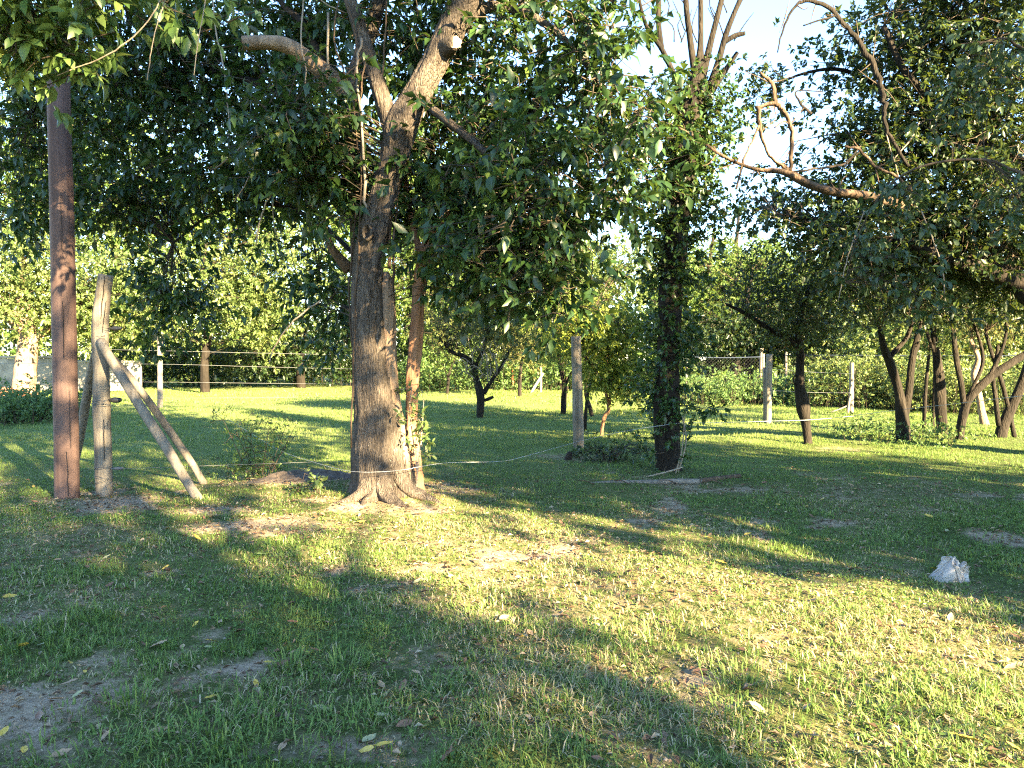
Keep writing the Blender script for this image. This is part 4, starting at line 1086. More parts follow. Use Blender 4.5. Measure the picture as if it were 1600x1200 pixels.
# ------------------------------------------------------------------ right-hand big tree with the broken limb; trunk stands just outside the frame
DR = 9.6
BR_ = np.array([8.9, 9.9, -.05])
PR = lambda x, y, dd=0: at(x, y, DR + dd)
bd = M['bark_dead']
r_stems = [dict(name='trunk', pts=np.array([BR_ - [0, 0, .1], BR_ + [-.1, 0, 1.2], BR_ + [-.25, -.1, 2.4], BR_ + [-.2, 0, 4], BR_ + [-.6, .1, 6], BR_ + [-1, .1, 7.6]]), rad=np.array([.34, .27, .24, .20, .13, .06]), mat=dk, sides=20),
           dict(name='limb', pts=np.array([BR_ + [-.2, -.1, 2.3], PR(1640, 470), PR(1590, 440), PR(1530, 418), PR(1470, 400), PR(1400, 370)]), rad=np.array([.16, .15, .13, .11, .08, .05]), mat=dk, sides=14),
           dict(name='limb', pts=np.array([BR_ + [-.3, 0, 3.6], PR(1600, 260, .5), PR(1500, 190, .6), PR(1420, 120, .6), PR(1380, 40, .6)]), rad=np.array([.12, .1, .08, .05, .03]), mat=dk, sides=10),
           dict(name='broken_limb', pts=np.array([BR_ + [-.2, .2, 2.8], PR(1560, 390, .9), PR(1450, 335, .5), PR(1365, 309, -.3), PR(1300, 299, -.75), PR(1255, 284, -.8), PR(1222, 268, -.8), PR(1180, 264, -.8), PR(1128, 243, -.8), PR(1090, 216, -.8), PR(1060, 199, -.8)]),
                rad=np.array([.07, .06, .055, .05, .048, .045, .036, .024, .02, .016, .010]), mat=bd, sides=12, rough=.2)]
r_stems += [px_stem(DR + 1.2, [(1560, 400, 14), (1480, 350, 11), (1400, 335, 9), (1300, 345, 6), (1215, 335, 3)], 'limb', dk, sides=7), px_stem(DR + 1.4, [(1480, 180, 10), (1400, 150, 8), (1320, 110, 6), (1255, 115, 4), (1200, 140, 2.5)], 'limb', dk, sides=7),
            px_stem(DR + 1.1, [(1500, 250, 12), (1440, 250, 9), (1370, 225, 7), (1300, 210, 4)], 'limb', dk, sides=7), px_stem(DR + .9, [(1560, 200, 14), (1540, 110, 10), (1500, 30, 7), (1440, -20, 5)], 'limb', dk, sides=7)]
for pts, m_ in [([(1234, 270, 6), (1238, 215, 6.5), (1228, 182, 6), (1212, 163, 7), (1180, 167, 5)], bd), ([(1214, 166, 6), (1206, 132, 6), (1187, 113, 4)], bd), ([(1184, 168, 7), (1187, 200, 6), (1195, 226, 4), (1206, 247, 4), (1232, 266, 5)], bd),
                ([(1186, 196, 4), (1168, 235, 3.5), (1160, 255, 4), (1150, 296, 3)], bd), ([(1265, 284, 6), (1250, 276, 5), (1222, 256, 3)], bd), ([(1320, 229, 4), (1344, 234, 5), (1366, 259, 5), (1400, 276, 5), (1430, 302, 5)], bd),
                ([(1215, 82, 2), (1224, 45, 3), (1240, 12, 4), (1262, 2, 5), (1300, 16, 6), (1330, 50, 6.5), (1352, 82, 8), (1370, 112, 9), (1378, 145, 9), (1381, 180, 8), (1392, 215, 7), (1420, 260, 6)], dk),
                ([(1310, 24, 3), (1285, 30, 2.5), (1255, 40, 1.8)], dk), ([(1268, 178, 4), (1250, 160, 3), (1245, 142, 2), (1285, 143, 1.5)], dk), ([(1210, 200, 2), (1225, 190, 2), (1235, 196, 3)], bd), ([(1240, 268, 3), (1290, 262, 4), (1320, 255, 3), (1345, 228, 2)], M['twig_dark']),
                ([(1380, 160, 2), (1385, 210, 2), (1400, 260, 2), (1410, 300, 1.6)], M['twig']), ([(1395, 250, 2), (1425, 215, 2.4), (1437, 190, 2)], M['twig']), ([(1350, 330, 2), (1335, 370, 2), (1320, 420, 2), (1310, 470, 1.5)], M['twig']), ([(1440, 330, 2), (1470, 410, 2), (1476, 460, 1.6)], M['twig'])]:
    r_stems.append(px_stem(DR - .8, pts, 'bare_branch', m_, sides=7, rough=.22, attach=False, jit=.32))
r_blobs = [
    blob(DR, 1500, 190, 150, 150, 95, rd=1.3, dd=.9, sig=.34, spr=8, nl=9),
    blob(DR, 1390, 250, 130, 120, 58, rd=.9, dd=1.2, sig=.3, spr=7, nl=9),
    blob(DR, 1440, 400, 180, 75, 80, rd=1.0, dd=.6, sig=.3, spr=8, nl=9),
    blob(DR, 1580, 330, 120, 120, 50, rd=1.2, dd=.2, sig=.34, spr=8, nl=9),
    blob(DR, 1440, 50, 110, 80, 40, rd=.9, dd=1.0, sig=.3, spr=7, nl=9),
    blob(DR, 1600, -40, 180, 130, 60, rd=1.4, dd=.4, sig=.38, spr=8, nl=9),
    blob(DR, 1290, 350, 70, 60, 26, rd=.6, dd=1.4, sig=.24, spr=7, nl=9),
    blob(DR, 1210, 330, 60, 80, 16, rd=.6, dd=2.4, sig=.24, spr=6, nl=9),
    blob(DR, 1200, 140, 60, 70, 8, rd=.6, dd=1.8, sig=.2, spr=5, nl=8),
    blob(DR, 1310, 100, 60, 60, 8, rd=.5, dd=1.4, sig=.22, spr=5, nl=8),
    blob(DR, 1570, 450, 80, 40, 18, rd=.8, dd=1.0, sig=.24, spr=6, nl=9),
    blob(DR, 1850, -40, 200, 150, 34, rd=1.8, dd=0, sig=.45, spr=8, nl=9),
]
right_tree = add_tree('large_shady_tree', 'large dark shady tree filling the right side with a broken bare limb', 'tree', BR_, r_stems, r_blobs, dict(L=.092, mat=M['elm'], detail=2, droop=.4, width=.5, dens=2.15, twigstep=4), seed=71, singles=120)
rs = np.random.RandomState(17)
for (x, y) in [(1226, 30), (1245, 8), (1275, 6), (1305, 22), (1325, 45), (1345, 72), (1362, 98), (1376, 135), (1230, 200), (1236, 232), (1210, 166), (1200, 128), (1190, 205), (1150, 255), (1120, 238), (1280, 290), (1310, 298), (1255, 284), (1180, 264), (1345, 236), (1368, 262)]:
    for q in range(2):
        a = rs.uniform(0, 6.28); l = rs.uniform(14, 42)
        part_tube(right_tree, 'bare_twig', DR - .8, [(x, y, 2.2), (x + math.cos(a) * l * .5, y + math.sin(a) * l * .5 + rs.uniform(-4, 4), 1.6), (x + math.cos(a) * l, y + math.sin(a) * l + rs.uniform(-8, 8), .8)], M['twig_dark'] if y < 150 else bd, 4, 3, 0, q)
# paler leaves hanging in front of it
BV = np.array([6.9, 6.0, -.05])
DV = 6.9
pv = lambda x, y, dd=0: at(x, y, DV + dd)
add_tree('drooping_branch_tree', 'grey-green drooping leaf sprays hanging in front of the dark right-hand tree', 'tree', BV, [
    dict(name='trunk', pts=np.array([BV - [0, 0, .1], BV + [0, 0, 1.2], BV + [-.1, .1, 2.6], BV + [-.3, .1, 4.2]]), rad=np.array([.14, .11, .09, .05]), mat=dk),
    dict(name='limb', pts=np.array([BV + [-.1, .1, 2.5], pv(1640, 280), pv(1540, 250), pv(1440, 260), pv(1380, 300), pv(1340, 370), pv(1320, 440)]), rad=np.array([.022, .018, .013, .010, .007, .005, .002]), mat=M['twig_dark'], sides=8),
    dict(name='limb', pts=np.array([BV + [-.2, .1, 3.2], pv(1640, 90), pv(1570, 60), pv(1500, 80)]), rad=np.array([.02, .015, .010, .005]), mat=M['twig_dark'], sides=8)],
    [blob(DV, 1360, 400, 50, 70, 13, rd=.35, sig=.12, spr=5, nl=7), blob(DV, 1420, 310, 50, 40, 8, rd=.35, sig=.13, spr=5, nl=7), blob(DV, 1450, 450, 50, 40, 6, rd=.35, sig=.13, spr=5, nl=7), blob(DV, 1555, 110, 50, 80, 13, rd=.4, sig=.14, spr=5, nl=7, L=.085),
     blob(DV, 1480, 180, 50, 40, 6, rd=.3, sig=.13, spr=5, nl=7), blob(DV, 1590, 330, 50, 80, 10, rd=.4, sig=.15, spr=5, nl=7), blob(DV, 1700, 100, 100, 150, 26, rd=.8, sig=.3, spr=6, nl=8)],
    dict(L=.075, mat=M['dull'], detail=8, droop=.75, width=.5, tw=M['twig_dark'], dens=1.1), seed=75, singles=160)

# ------------------------------------------------------------------ small trees on the lawn
OG = 'small trees on the lawn'
def small_tree(label, x, y, stems, blobs, leafmat='mid', bark=None, L=.06, seed=0, d=None, detail=2, name='small_tree', group=OG):
    d = d or gdepth(y); b = on_ground(x, y)
    ss = []
    for k, pts in enumerate(stems):
        pts = list(pts)
        if k == 0:
            pts = [(pts[0][0], pts[0][1] + 8, pts[0][2] * 1.15)] + pts
        ss.append(px_stem(d, pts, 'trunk' if k == 0 else 'limb', bark or dk, sides=12 if k == 0 else 8, rough=.14))
    return add_tree(name, label, 'tree', b, ss, [blob(d, *bb[:5], **bb[5]) for bb in blobs], dict(L=L * 1.15, mat=M[leafmat], detail=detail, droop=.3, dens=1.5, twigstep=4), group, seed)
S = lambda n, sig=.26, spr=7, nl=9, rd=None, dd=0., **k: dict(sig=sig, spr=spr, nl=nl, rd=rd, dd=dd, **k)
small_tree('slim leaning tree with a black burnt knot on its trunk, behind the lit lawn strip', 1261, 693, [[(1262, 693, 12), (1259, 662, 13), (1255, 640, 20), (1253, 622, 19), (1250, 600, 14), (1251, 560, 12), (1248, 520, 11), (1255, 470, 8)],
    [(1248, 545, 8), (1232, 530, 8), (1200, 513, 7), (1165, 490, 6), (1135, 475, 4)], [(1246, 610, 3), (1240, 595, 2.5), (1243, 585, 2)]],
    [(1255, 470, 90, 55, 55, S(0, rd=.9)), (1180, 450, 70, 45, 26, S(0, rd=.8)), (1320, 430, 60, 60, 30, S(0, rd=.9)), (1240, 525, 70, 26, 16, S(0, rd=.7, sig=.2))], 'elm', None, .055, 81)
small_tree('two-stemmed tree rising in a V from one foot at the right', 1411, 690, [[(1411, 692, 20), (1410, 655, 19), (1404, 610, 13), (1392, 570, 13), (1382, 545, 11), (1375, 515, 7)],
    [(1412, 655, 14), (1421, 610, 11), (1424, 570, 10), (1430, 540, 9), (1442, 500, 6)], [(1388, 560, 9), (1402, 545, 8), (1418, 525, 7), (1430, 490, 5)], [(1425, 560, 6), (1434, 540, 6), (1432, 520, 4)]],
    [(1400, 470, 90, 45, 50, S(0, rd=.9)), (1460, 440, 80, 50, 40, S(0, rd=.9))], 'elm', None, .055, 82)
small_tree('straight dark trunk between the V-shaped tree and the leaning one', 1474, 680, [[(1474, 682, 15), (1470, 630, 16), (1467, 590, 15), (1462, 545, 10), (1456, 500, 7)], [(1464, 560, 6), (1450, 525, 5), (1446, 500, 4)]],
    [(1465, 460, 80, 45, 40, S(0, rd=.9))], 'elm', None, .055, 83)
small_tree('dark tree bending strongly to the right, with one upright stem', 1498, 688, [[(1498, 690, 13), (1504, 655, 14), (1515, 622, 14), (1545, 592, 13), (1580, 567, 12), (1612, 545, 10), (1650, 500, 8)], [(1507, 640, 8), (1502, 600, 8), (1494, 560, 8), (1489, 515, 7)],
    [(1545, 590, 7), (1562, 555, 6), (1572, 520, 5), (1570, 480, 4)], [(1515, 615, 5), (1535, 570, 6), (1530, 530, 5), (1515, 490, 4)]],
    [(1520, 455, 80, 45, 42, S(0, rd=.9)), (1620, 440, 70, 60, 30, S(0, rd=.9))], 'elm', None, .055, 84)
small_tree('dark leaning tree at the right edge with crossing stems', 1563, 684, [[(1562, 686, 17), (1570, 660, 15), (1584, 628, 14), (1600, 590, 13), (1615, 540, 10)], [(1586, 686, 8), (1576, 640, 7), (1566, 600, 7), (1552, 560, 6), (1540, 520, 5)], [(1560, 665, 8), (1556, 625, 8), (1552, 590, 6), (1560, 540, 5)]],
    [(1590, 470, 70, 50, 30, S(0, rd=.9)), (1680, 450, 70, 60, 26, S(0, rd=.9))], 'elm', None, .055, 85)
small_tree('sunlit tan crooked trunk in the right background', 1537, 662, [[(1538, 663, 14), (1533, 640, 11), (1528, 610, 10), (1522, 585, 10), (1528, 560, 8), (1516, 530, 7)]], [(1530, 500, 60, 45, 40, S(0, rd=1.2))], 'autumn', M['bark_tan'], .07, 86)
small_tree('pair of thin upright saplings left of the straight dark trunk', 1444, 671, [[(1444, 671, 6), (1445, 630, 6), (1448, 590, 5), (1452, 550, 4)], [(1457, 672, 5), (1459, 630, 5), (1460, 580, 4)]], [(1450, 520, 40, 40, 20, S(0, rd=.8))], 'mid', None, .06, 87)
small_tree('dark orchard tree with tangled bare twigs, right of the orange trunk', 752, 652, [[(750, 653, 11), (751, 630, 13), (750, 612, 14), (744, 590, 10), (738, 568, 9), (722, 556, 8), (700, 548, 6)], [(756, 615, 8), (768, 595, 6), (782, 575, 5), (795, 550, 4)], [(757, 626, 5), (765, 623, 5), (771, 620, 4)], [(742, 575, 6), (755, 545, 5), (765, 510, 4)]],
    [(740, 520, 85, 45, 60, S(0, rd=1.3)), (690, 500, 50, 45, 26, S(0, rd=1.1)), (800, 500, 50, 45, 26, S(0, rd=1.1)), (760, 580, 35, 20, 8, S(0, rd=.7, sig=.2))], 'autumn', None, .065, 88)
mt = bpy.data.objects[-1] if False else None
small_tree('far thin dark trunk near the back of the lawn, beside the orange trunk', 699, 617, [[(699, 617, 4.5), (700, 600, 4.5), (703, 580, 4), (710, 560, 3)], [(700, 590, 3), (694, 575, 2.5), (685, 560, 2)]], [(700, 545, 40, 35, 40, S(0, sig=.4, rd=1.4))], 'mid', None, .09, 89)
small_tree('far small tree with a plain dark trunk right of the orange post', 812, 619, [[(812, 620, 6), (812, 605, 6), (813, 585, 5), (815, 560, 4)]], [(815, 540, 45, 35, 46, S(0, sig=.4, rd=1.4))], 'autumn', None, .09, 90)
small_tree('dark-trunked small tree just left of the grey post', 880, 648, [[(880, 649, 9), (881, 625, 9), (882, 600, 8), (876, 575, 6), (870, 540, 5)], [(882, 605, 5), (892, 585, 4), (905, 560, 3)]], [(870, 530, 60, 50, 60, S(0, rd=1.3)), (850, 500, 45, 40, 25, S(0, rd=1.1))], 'mid', None, .06, 91)
small_tree('two dark thin trunks right behind the grey post', 924, 651, [[(925, 652, 7), (921, 635, 7), (915, 615, 6), (918, 590, 5), (925, 560, 4)], [(914, 690, 6, -3.6), (914, 660, 6, -3.6), (918, 620, 5, -3.6), (925, 590, 4, -3.6)]], [(920, 540, 60, 50, 50, S(0, rd=1.2))], 'glow', None, .06, 92)
small_tree('thin sunlit yellow-green tree between the grey post and the ivy tree', 940, 682, [[(940, 683, 6), (941, 665, 6), (945, 650, 7), (951, 640, 6), (948, 620, 5), (945, 590, 5), (952, 550, 4)], [(951, 640, 5), (955, 610, 4), (962, 580, 3)], [(945, 600, 4), (925, 570, 3), (905, 545, 2)], [(950, 570, 3), (975, 545, 3), (995, 520, 2)]],
    [(930, 520, 80, 48, 90, S(0, rd=1.1, sig=.2)), (960, 580, 60, 38, 50, S(0, rd=.8, sig=.18)), (890, 490, 50, 30, 18, S(0, rd=.8, sig=.2)), (985, 600, 30, 35, 10, S(0, rd=.6, sig=.16)), (990, 510, 35, 40, 16, S(0, rd=.7, sig=.18))], 'glow', M['bark_orange'], .065, 93)
# bare tangle in the dark orchard tree
rs = np.random.RandomState(19)
tg = [o for o in bpy.data.objects if o.type == 'EMPTY' and 'tangled' in o.get('label', '')][0]
for q in range(26):
    x, y = rs.uniform(725, 785), rs.uniform(530, 600)
    a = rs.uniform(-1, 1)
    part_tube(tg, 'bare_twig', gdepth(652) - .6, [(x, y, 1.6), (x + a * 14, y - 14 + rs.uniform(-8, 8), 1.4), (x + a * 30, y + rs.uniform(-30, 14), .9)], M['twig'], 4, 3, 0, q)

# ------------------------------------------------------------------ background trees and thickets
BT = 'trees along the back of the clearing'
def back_tree(label, x, base_y, wpx, top, blobs, leafmat, seed, d, L=.12, bark=None, name='background_tree', detail=2, spine=None, n_l=9):
    b = at(x, 560, d); b = np.array([b[0], d, float(gz(b[0], d)) - .03])
    zt = at(x, top, d)[2]
    r = wpx * .5 * d / FPX
    st = [dict(name='trunk', pts=np.array([b - [0, 0, .1], b + [0, 0, zt * .2], b + [.1, .1, zt * .45], b + [-.1, 0, zt * .7], b + [.1, 0, zt]]), rad=np.array([r * 1.25, r, r * .85, r * .6, r * .25]), mat=bark or dk, rough=.15)]
    rs = np.random.RandomState(seed)
    for q in range(4):
        a = rs.rand() * 6.28; z0 = zt * rs.uniform(.3, .6)
        st.append(dict(name='limb', pts=np.array([b + [0, 0, z0], b + [math.cos(a) * .8, math.sin(a) * .8, z0 + .7], b + [math.cos(a) * 1.8, math.sin(a) * 1.6, z0 + 1.5]]), rad=np.array([r * .5, r * .35, r * .12]), mat=bark or dk, sides=7))
    return add_tree(name, label, 'tree', b, st, [blob(d, bx, by, rx, ry, n, rd=rd, sig=.5 + .012 * max(0, d - 32), spr=8, nl=n_l) for bx, by, rx, ry, n, rd in blobs], dict(L=L * 1.3, mat=M[leafmat], detail=detail, droop=.3, dens=1.7, width=.5, twigstep=12), BT, seed)
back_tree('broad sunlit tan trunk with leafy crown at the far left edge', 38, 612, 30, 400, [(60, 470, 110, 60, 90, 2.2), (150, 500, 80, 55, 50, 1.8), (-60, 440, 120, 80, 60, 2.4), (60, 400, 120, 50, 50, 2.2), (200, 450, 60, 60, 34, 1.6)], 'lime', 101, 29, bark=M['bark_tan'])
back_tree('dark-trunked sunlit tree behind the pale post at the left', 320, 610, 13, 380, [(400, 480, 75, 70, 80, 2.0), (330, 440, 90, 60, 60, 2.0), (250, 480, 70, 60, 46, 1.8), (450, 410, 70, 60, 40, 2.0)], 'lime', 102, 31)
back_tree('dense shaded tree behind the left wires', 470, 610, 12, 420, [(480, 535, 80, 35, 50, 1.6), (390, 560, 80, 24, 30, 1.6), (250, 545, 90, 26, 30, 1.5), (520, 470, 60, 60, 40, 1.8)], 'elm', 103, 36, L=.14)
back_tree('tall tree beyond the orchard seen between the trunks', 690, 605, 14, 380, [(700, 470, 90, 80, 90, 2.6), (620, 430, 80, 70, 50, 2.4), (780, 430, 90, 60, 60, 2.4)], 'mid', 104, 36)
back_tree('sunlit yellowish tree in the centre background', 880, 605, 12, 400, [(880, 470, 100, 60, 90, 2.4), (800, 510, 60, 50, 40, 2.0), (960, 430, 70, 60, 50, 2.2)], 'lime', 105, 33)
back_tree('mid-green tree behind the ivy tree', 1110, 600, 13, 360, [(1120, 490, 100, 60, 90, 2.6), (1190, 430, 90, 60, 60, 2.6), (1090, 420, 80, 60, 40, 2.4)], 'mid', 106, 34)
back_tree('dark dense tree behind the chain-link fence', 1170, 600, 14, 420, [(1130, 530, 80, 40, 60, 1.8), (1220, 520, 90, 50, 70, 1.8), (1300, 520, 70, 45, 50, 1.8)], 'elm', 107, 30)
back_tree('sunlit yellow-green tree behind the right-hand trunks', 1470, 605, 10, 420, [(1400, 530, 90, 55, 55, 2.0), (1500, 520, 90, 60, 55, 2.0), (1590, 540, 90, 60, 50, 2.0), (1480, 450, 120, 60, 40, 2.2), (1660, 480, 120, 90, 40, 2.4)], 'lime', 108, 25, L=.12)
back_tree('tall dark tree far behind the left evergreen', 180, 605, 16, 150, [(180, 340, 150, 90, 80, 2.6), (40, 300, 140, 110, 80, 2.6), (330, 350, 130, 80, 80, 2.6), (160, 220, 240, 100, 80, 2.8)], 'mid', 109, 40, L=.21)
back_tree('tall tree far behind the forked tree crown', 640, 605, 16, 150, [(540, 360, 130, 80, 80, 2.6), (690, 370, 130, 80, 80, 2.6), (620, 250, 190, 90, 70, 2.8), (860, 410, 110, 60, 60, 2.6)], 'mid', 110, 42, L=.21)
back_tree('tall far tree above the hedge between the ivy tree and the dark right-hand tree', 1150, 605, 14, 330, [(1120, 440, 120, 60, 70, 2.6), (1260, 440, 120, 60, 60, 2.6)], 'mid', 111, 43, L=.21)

def thicket(label, pts, leafmat, seed, L, h, n, name='weed_thicket', sig=.22, stalk=M['weed'], blades=0):
    """low ground vegetation along a strip: stuff that nobody could count"""
    rs = np.random.RandomState(seed)
    A = catmull(np.array(pts, float), 12)
    k = rs.randint(0, len(A), n)
    C = np.stack([A[k, 0] + rs.normal(0, .3, n), A[k, 1] + rs.normal(0, .8, n), rs.rand(n) ** .9 * h * (.45 + .9 * fbm(A[k, 0] * .8, A[k, 1] * .8 + k, seed))], 1)
    P, D, Nn, Ls, tw = make_sprays(C, sig, 5, 8, L, rs, .9, .1)
    ok = P[:, 2] > .02
    P, D, Nn, Ls = P[ok], D[ok], Nn[ok], Ls[ok]
    b = np.array([pts[0][0], pts[0][1], 0.])
    V, F, kk = leaf_mesh(P - b, D, Nn, Ls, .5, 2)
    o = link(name, mesh_np(name, V, F, np.repeat(np.clip(rs.beta(2.2, 2.6, len(P)), 0, 1), kk)), M[leafmat], None, b, kind='stuff', label=label, category='undergrowth')
    g0 = C.copy(); g0[:, 2] = 0
    V, F = thin_tubes(g0 - b, (g0 + C) / 2 - b + rs.normal(0, .05, C.shape), C - b, .006, .003)
    link('stalks', mesh_np('stalks', V, F), M['twig_dark'], o, kind='stuff')
wp = lambda x, d: (at(x, 560, d)[0], d, 0)
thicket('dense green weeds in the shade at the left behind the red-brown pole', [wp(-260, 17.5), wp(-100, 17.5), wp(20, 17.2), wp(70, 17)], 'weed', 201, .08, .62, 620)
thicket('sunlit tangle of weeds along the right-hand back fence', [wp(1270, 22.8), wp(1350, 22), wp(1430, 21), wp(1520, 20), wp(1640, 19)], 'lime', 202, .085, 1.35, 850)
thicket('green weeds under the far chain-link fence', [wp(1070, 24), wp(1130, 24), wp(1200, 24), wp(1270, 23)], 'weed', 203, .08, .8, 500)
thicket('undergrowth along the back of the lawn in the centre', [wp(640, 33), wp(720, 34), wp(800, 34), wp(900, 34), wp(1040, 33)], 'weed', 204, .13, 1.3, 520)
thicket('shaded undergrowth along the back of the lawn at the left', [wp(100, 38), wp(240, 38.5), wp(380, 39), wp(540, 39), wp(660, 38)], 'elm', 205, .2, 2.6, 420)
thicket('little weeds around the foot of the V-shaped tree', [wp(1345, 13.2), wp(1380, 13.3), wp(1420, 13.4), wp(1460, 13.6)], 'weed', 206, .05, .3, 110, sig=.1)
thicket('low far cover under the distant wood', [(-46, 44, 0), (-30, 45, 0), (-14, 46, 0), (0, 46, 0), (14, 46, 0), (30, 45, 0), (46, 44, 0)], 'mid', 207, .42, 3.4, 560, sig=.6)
# far wood closing the horizon
rs = np.random.RandomState(301)
fb = np.array([0, 52., 0])
C = []
for q in range(54):
    x = rs.uniform(-55, 55); d = rs.uniform(46, 62); h = rs.uniform(7, 11)
    C.append(ellipsoid_pts((x, d, h * .5), (3.2, 2.5, h * .55), 46, rs))
C = np.vstack(C); C = C[C[:, 2] > .2]
P, D, Nn, Ls, tw = make_sprays(C, .7, 5, 6, .42, rs)
V, F, kk = leaf_mesh(P - fb, D, Nn, Ls, .55, 2)
fw = link('far_wood', mesh_np('far_wood', V, F, np.repeat(rs.beta(2, 2.6, len(P)), kk)), M['mid'], None, fb, kind='stuff', label='far-off wood closing the view behind the clearing', category='wood')
g0 = C[::5].copy(); g0[:, 2] = -.1
V, F = thin_tubes(g0 - fb, (g0 + C[::5]) / 2 - fb, C[::5] - fb, .06, .03)
link('stems', mesh_np('stems', V, F), dk, fw, kind='stuff')

# pale garden wall far left, with rubble
wb = at(60, 560, 33); wx = wb[0]
wall = empty('garden_wall', (wx, 33, 0), 'low white plastered wall behind the trees at the far left', 'wall')
def box(parent, name, c, s, material, bev=.02):
    c = np.array(c, float); s = np.array(s, float) / 2
    V = []
    for zz in (-1, 1):
        for (a, b) in ((-1, -1), (1, -1), (1, 1), (-1, 1)):
            V.append(c + np.array([a, b, zz]) * s)
    F = [(0, 3, 2, 1), (4, 5, 6, 7), (0, 1, 5, 4), (1, 2, 6, 5), (2, 3, 7, 6), (3, 0, 4, 7)]
    me = mesh_np(name, np.array(V), np.array(F))
    o = link(name, me, material, parent)
    m_ = o.modifiers.new('bevel', 'BEVEL'); m_.width = bev; m_.segments = 2
    return o
box(wall, 'wall_panel', (-1.2, 0, .7), (4.6, .2, 1.4), M['white'])
box(wall, 'coping', (-1.2, 0, 1.455), (4.7, .3, .10), M['white'])
box(wall, 'wall_panel', (2.75, .1, .6), (3.2, .2, 1.2), M['white'])
box(wall, 'coping', (2.75, .1, 1.255), (3.3, .3, .10), M['white'])
bp_ = at(10, 560, 28)
heap = empty('brick_pile', (bp_[0], 28, 0), 'small pile of broken red bricks at the far left edge beside the tan trunk', 'bricks')
rs = np.random.RandomState(8)
brick_me = None
for q in range(34):
    lay = 0 if q < 18 else (1 if q < 28 else 2)
    if brick_me is None:
        o = box(heap, 'brick', (0, 0, 0), (.24, .12, .08), M['brick'], .008)
        brick_me = o.data
    else:
        o = bpy.data.objects.new('brick', brick_me); col.objects.link(o); o.parent = heap
    sp = (.75, .5, .25)[lay]
    o.location = (rs.uniform(-sp, sp), rs.uniform(-.35, .35) * sp, .05 + .11 * lay + rs.uniform(0, .03))
    o.rotation_euler = (rs.normal(0, .25), rs.normal(0, .25), rs.rand() * 6.28)

# ------------------------------------------------------------------ trees of the same grove behind and beside the viewer: they throw the shade
def grove_tree(label, x, y, h, cr, seed, n=150, zlo=1.6, L=.13, off=(0, 0)):
    b = np.array([x - off[0], y - off[1], -.05]); O = np.array([off[0], off[1], 0])
    rs = np.random.RandomState(seed)
    st = [dict(name='trunk', pts=np.array([b - [0, 0, .1], b + [0, 0, h * .25], b + [.1, .1, h * .5] + O * .5, b + [0, 0, h * .9] + O]), rad=np.array([.2, .16, .12, .04]), mat=dk)]
    for q in range(5):
        a = q * 1.257 + rs.rand()
        st.append(dict(name='limb', pts=np.array([b + [0, 0, h * .3], b + [math.cos(a) * cr * .4, math.sin(a) * cr * .4, h * .5] + O * .5, b + [math.cos(a) * cr * .8, math.sin(a) * cr * .8, h * .65] + O]), rad=np.array([.08, .05, .02]), mat=dk, sides=7))
    zc = (h + zlo) / 2
    add_tree('grove_tree', label, 'tree', b, st, [dict(c=b + [0, 0, zc] + O, r=(cr, cr, (h - zlo) / 2), n=n, sig=.4, spr=8, nl=10)], dict(L=L * 1.3, mat=M['mid'], detail=2, droop=.3, dens=1.5, width=.55, twigstep=12), 'grove trees around the viewer', seed)
_a = np.array([math.sin(SUN_AZ), math.cos(SUN_AZ)]); _n = np.array([-_a[1], _a[0]])
def su(s, u):
    p = _n * s + _a * u
    return p[0], p[1]
for k, (s, u, h, cr, n, zlo) in enumerate([(.2, 14.0, 9.0, 2.7, 150, 3.6), (7.7, 7.0, 7.6, 3.1, 380, .8), (3.0, 9.0, 9.6, 2.2, 60, 5.7), (.6, 16.5, 17.5, 3.9, 300, 11.6)]):
    x, y = su(s, u)
    grove_tree('grove tree standing %s, outside the picture' % ['well behind the viewer', 'close to the right of the viewer', 'behind the viewer with a high thin crown', 'far behind the viewer, the tallest of them'][k], x, y, h, cr, 400 + k, n, zlo, L=.2 if k == 3 else .13, off=(_n[0] * 3.4, _n[1] * 3.4) if k == 2 else (0, 0))

# ------------------------------------------------------------------ broken dry litter between the blades
rs = np.random.RandomState(55)
n_ = 100000
y_ = 1.9 + 9 * rs.rand(n_); x_ = (rs.rand(n_) * 2 - 1) * (0.7 * y_ + .8)
ok = rs.rand(n_) < np.clip(.035 + bare_map(x_, y_) * .6 * np.clip((y_ - 3.2) / 2, .25, 1) + np.clip(dry_map(x_, y_) - .3, 0, 1) * .35, 0, 1)
x_, y_ = x_[ok], y_[ok]; n_ = len(x_)
a_ = rs.rand(n_) * 6.283
P = np.stack([x_, y_, gz(x_, y_) + rs.uniform(.003, .02, n_)], 1)
D = np.stack([np.cos(a_), np.sin(a_), rs.normal(0, .25, n_)], 1)
V, F, kk = leaf_mesh(P, D, np.array([0, 0, 1.]) + rs.normal(0, .35, P.shape), .012 + .045 * rs.rand(n_) ** 2.2, .42, 2, .2, .12)
link('leaf_litter', mesh_np('leaf_litter', V, F, np.repeat(rs.rand(n_), kk)), M['litter'], None, kind='stuff', label='broken dry leaf litter and chaff among the grass', category='litter')

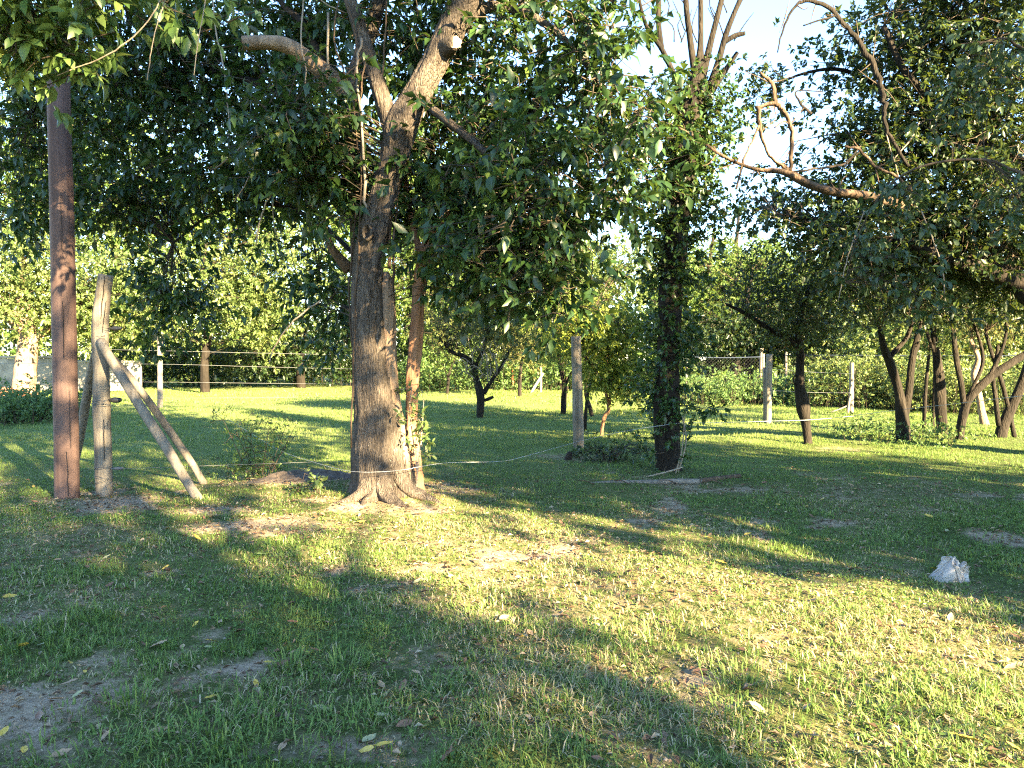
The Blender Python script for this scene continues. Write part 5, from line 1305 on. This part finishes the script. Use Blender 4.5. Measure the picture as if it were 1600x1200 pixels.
# crumbs of dry soil on the worn places
n_ = 26000
y_ = 1.9 + 7 * rs.rand(n_); x_ = (rs.rand(n_) * 2 - 1) * (0.7 * y_ + .8)
ok = rs.rand(n_) < np.clip(bare_map(x_, y_) - .15, 0, 1) * .8
x_, y_ = x_[ok], y_[ok]; n_ = len(x_)
O8 = np.array([[1, 0, 0], [-1, 0, 0], [0, 1, 0], [0, -1, 0], [0, 0, 1], [0, 0, -1]], float)
r_ = (.002 + .008 * rs.rand(n_) ** 3)[:, None, None] * rs.uniform(.5, 1.3, (n_, 6, 1))
V = np.stack([x_, y_, gz(x_, y_) + .001], 1)[:, None] + O8[None] * r_
f8 = np.array([(0, 2, 4), (2, 1, 4), (1, 3, 4), (3, 0, 4)])
F = (f8[None] + (np.arange(n_) * 6)[:, None, None]).reshape(-1, 3)
M['crumb'] = plain_mat('soil_crumb', (0.20, 0.165, 0.125), .95, 0, .5, 9)
link('soil_crumbs', mesh_np('soil_crumbs', V.reshape(-1, 3), F), M['crumb'], None, kind='stuff', label='crumbs of dry soil on the worn patches', category='soil')

# ------------------------------------------------------------------ fallen leaves
FL = {}
for nm, c in [('yellow', (.52, .36, .06)), ('tan', (.32, .21, .12)), ('brown', (.17, .085, .045)), ('pale', (.31, .30, .15)), ('green', (.16, .22, .07))]:
    FL[nm] = plain_mat('fallen_leaf_' + nm, c, .6, 0, .25, 60)
def fallen_mesh(k, nm):
    rs = np.random.RandomState(900 + k)
    n = 9; t = np.linspace(0, 1, n)
    wdt = .22 * np.sin(np.pi * np.clip(t, .02, .98)) ** .8 * (1 - .25 * t)
    curl = rs.uniform(.05, .28); twist = rs.uniform(-.5, .5)
    V = []
    for i, tt in enumerate(t):
        for sgn in (-1, 0, 1):
            z = curl * (tt - .5) ** 2 * 1.2 + (abs(sgn) * wdt[i] * rs.uniform(.25, .55)) + twist * sgn * wdt[i] * (tt - .5)
            V.append((tt - .5, sgn * wdt[i] * rs.uniform(.9, 1.1), z))
    F = []
    for i in range(n - 1):
        for s in range(2):
            a = i * 3 + s
            F.append((a, a + 3, a + 4, a + 1))
    me = mesh_np('fallen_leaf', np.array(V), np.array(F), None, True)
    me.materials.append(FL[nm])
    return me
FM = {nm: [fallen_mesh(10 * j + k, nm) for k in range(4)] for j, nm in enumerate(FL)}
rs = np.random.RandomState(77)
marked = [(15, 935, 'yellow', 30, 'yellow leaf at the left edge above the bare soil'), (36, 1016, 'yellow', 34, 'curled yellow leaf on the bare soil near the left edge'), (110, 1044, 'yellow', 22, 'yellow-brown leaf on the grey soil at the lower left'), (133, 1060, 'yellow', 14, 'small orange-yellow leaf below the yellow-brown one'),
          (248, 1017, 'tan', 28, 'tan arched leaf in the grass at the lower left'), (88, 1105, 'tan', 34, 'large dry tan leaf on the bare soil at the lower left'), (80, 1163, 'brown', 20, 'red-brown leaf low in the left corner'), (307, 848, 'yellow', 20, 'yellow leaf in the shade before the braced post'), (411, 875, 'green', 24, 'pale green leaf in the shade left of centre'),
          (787, 972, 'pale', 26, 'pale leaf standing in the sunlit grass at the centre'), (831, 1048, 'pale', 32, 'big pale green leaf in the shaded grass, lower centre'), (816, 1005, 'yellow', 18, 'upright orange leaf below the pale central one'), (908, 1072, 'yellow', 18, 'bright yellow leaf, lower centre right'), (768, 1116, 'brown', 30, 'long orange-brown leaf at the bottom centre'),
          (925, 1133, 'tan', 24, 'curled tan-pink leaf at the bottom, right of centre'), (962, 1104, 'tan', 20, 'dry tan leaf just above the curled one at the bottom'), (1440, 1028, 'yellow', 18, 'bright yellow leaf in the sunlit grass at the right'), (1175, 1110, 'tan', 22, 'straw-coloured leaf at the edge of the near shade'), (1373, 980, 'brown', 20, 'dark brown leaf in the sunlit grass at the right'),
          (1545, 1072, 'pale', 34, 'long pale leaf in the sunlit grass near the right edge'), (1510, 1165, 'yellow', 50, 'largest yellow-green leaf in the bottom right corner'), (1585, 1178, 'yellow', 26, 'yellow leaf at the very corner, bottom right'), (1095, 1060, 'brown', 24, 'brown leaf where sun meets shade, right of centre'), (650, 1065, 'tan', 16, 'small tan leaf in the shade left of centre'),
          (1452, 812, 'yellow', 14, 'small yellow leaf in the shade above the plastic bag'), (1285, 783, 'yellow', 14, 'small yellow leaf in the shade right of the log'), (988, 800, 'yellow', 12, 'small yellow leaf in the shade below the log'), (700, 1195, 'brown', 40, 'brown leaf cut by the bottom edge')]
rest = {'yellow': 'small yellow fallen leaf on the grass', 'tan': 'small dry tan fallen leaf on the grass', 'brown': 'small brown fallen leaf on the grass', 'pale': 'small pale fallen leaf on the grass', 'green': 'small green fallen leaf on the grass'}
items = [(x, y, c, s, l, None) for x, y, c, s, l in marked]
while len(items) < 250:
    y = 745 + 455 * rs.rand() ** 1.3; x = rs.uniform(-40, 1640)
    g = ground(x, y); dd = gdepth(y)
    if rs.rand() > .35 + .65 * float(bare_map(np.array([g[0]]), np.array([g[1]]))[0]) + .2 * (dd > 6):
        continue
    c = rs.choice(['yellow', 'tan', 'brown', 'pale'], p=[.2, .37, .33, .10])
    zone = ('around the braced post and pole' if x < 420 else 'around the foot of the forked trunk' if x < 760 else 'in the shade below the log' if x < 1180 else 'in the shade around the plastic bag') if y < 850 else \
           ('left of the sunlit strip' if x < 560 else 'in the sunlit strip at the centre' if x < 1150 else 'in the sunlit grass at the right') if y < 990 else \
           ('on the worn soil at the lower left' if x < 300 else 'in the near shade, bottom left of centre' if x < 760 else 'in the near shade, bottom right of centre' if x < 1180 else 'in the bottom right corner')
    sz = rs.uniform(.04, .085)
    items.append((x, y, c, sz * FPX / dd, ('tiny ' if sz < .055 else 'small ') + {'yellow': 'yellow', 'tan': 'dry tan', 'brown': 'brown', 'pale': 'pale'}[c] + ' fallen leaf ' + zone, 'scattered fallen leaves ' + zone))
for q, (x, y, c, s, l, g) in enumerate(items):
    P = ground(x, y); dd = P[1]
    size = min(s * dd / FPX * 1.0, .12)
    o = link('fallen_leaf', FM[c][q % 4], None, None, (P[0], P[1], float(gz(P[0], P[1])) + (.022 if g is None else .014)), label=l, category='fallen leaf')
    o['group'] = g or 'larger fallen leaves'
    o.scale = (size,) * 3
    o.rotation_euler = (rs.normal(0, .3), rs.normal(0, .25), rs.rand() * 6.28)
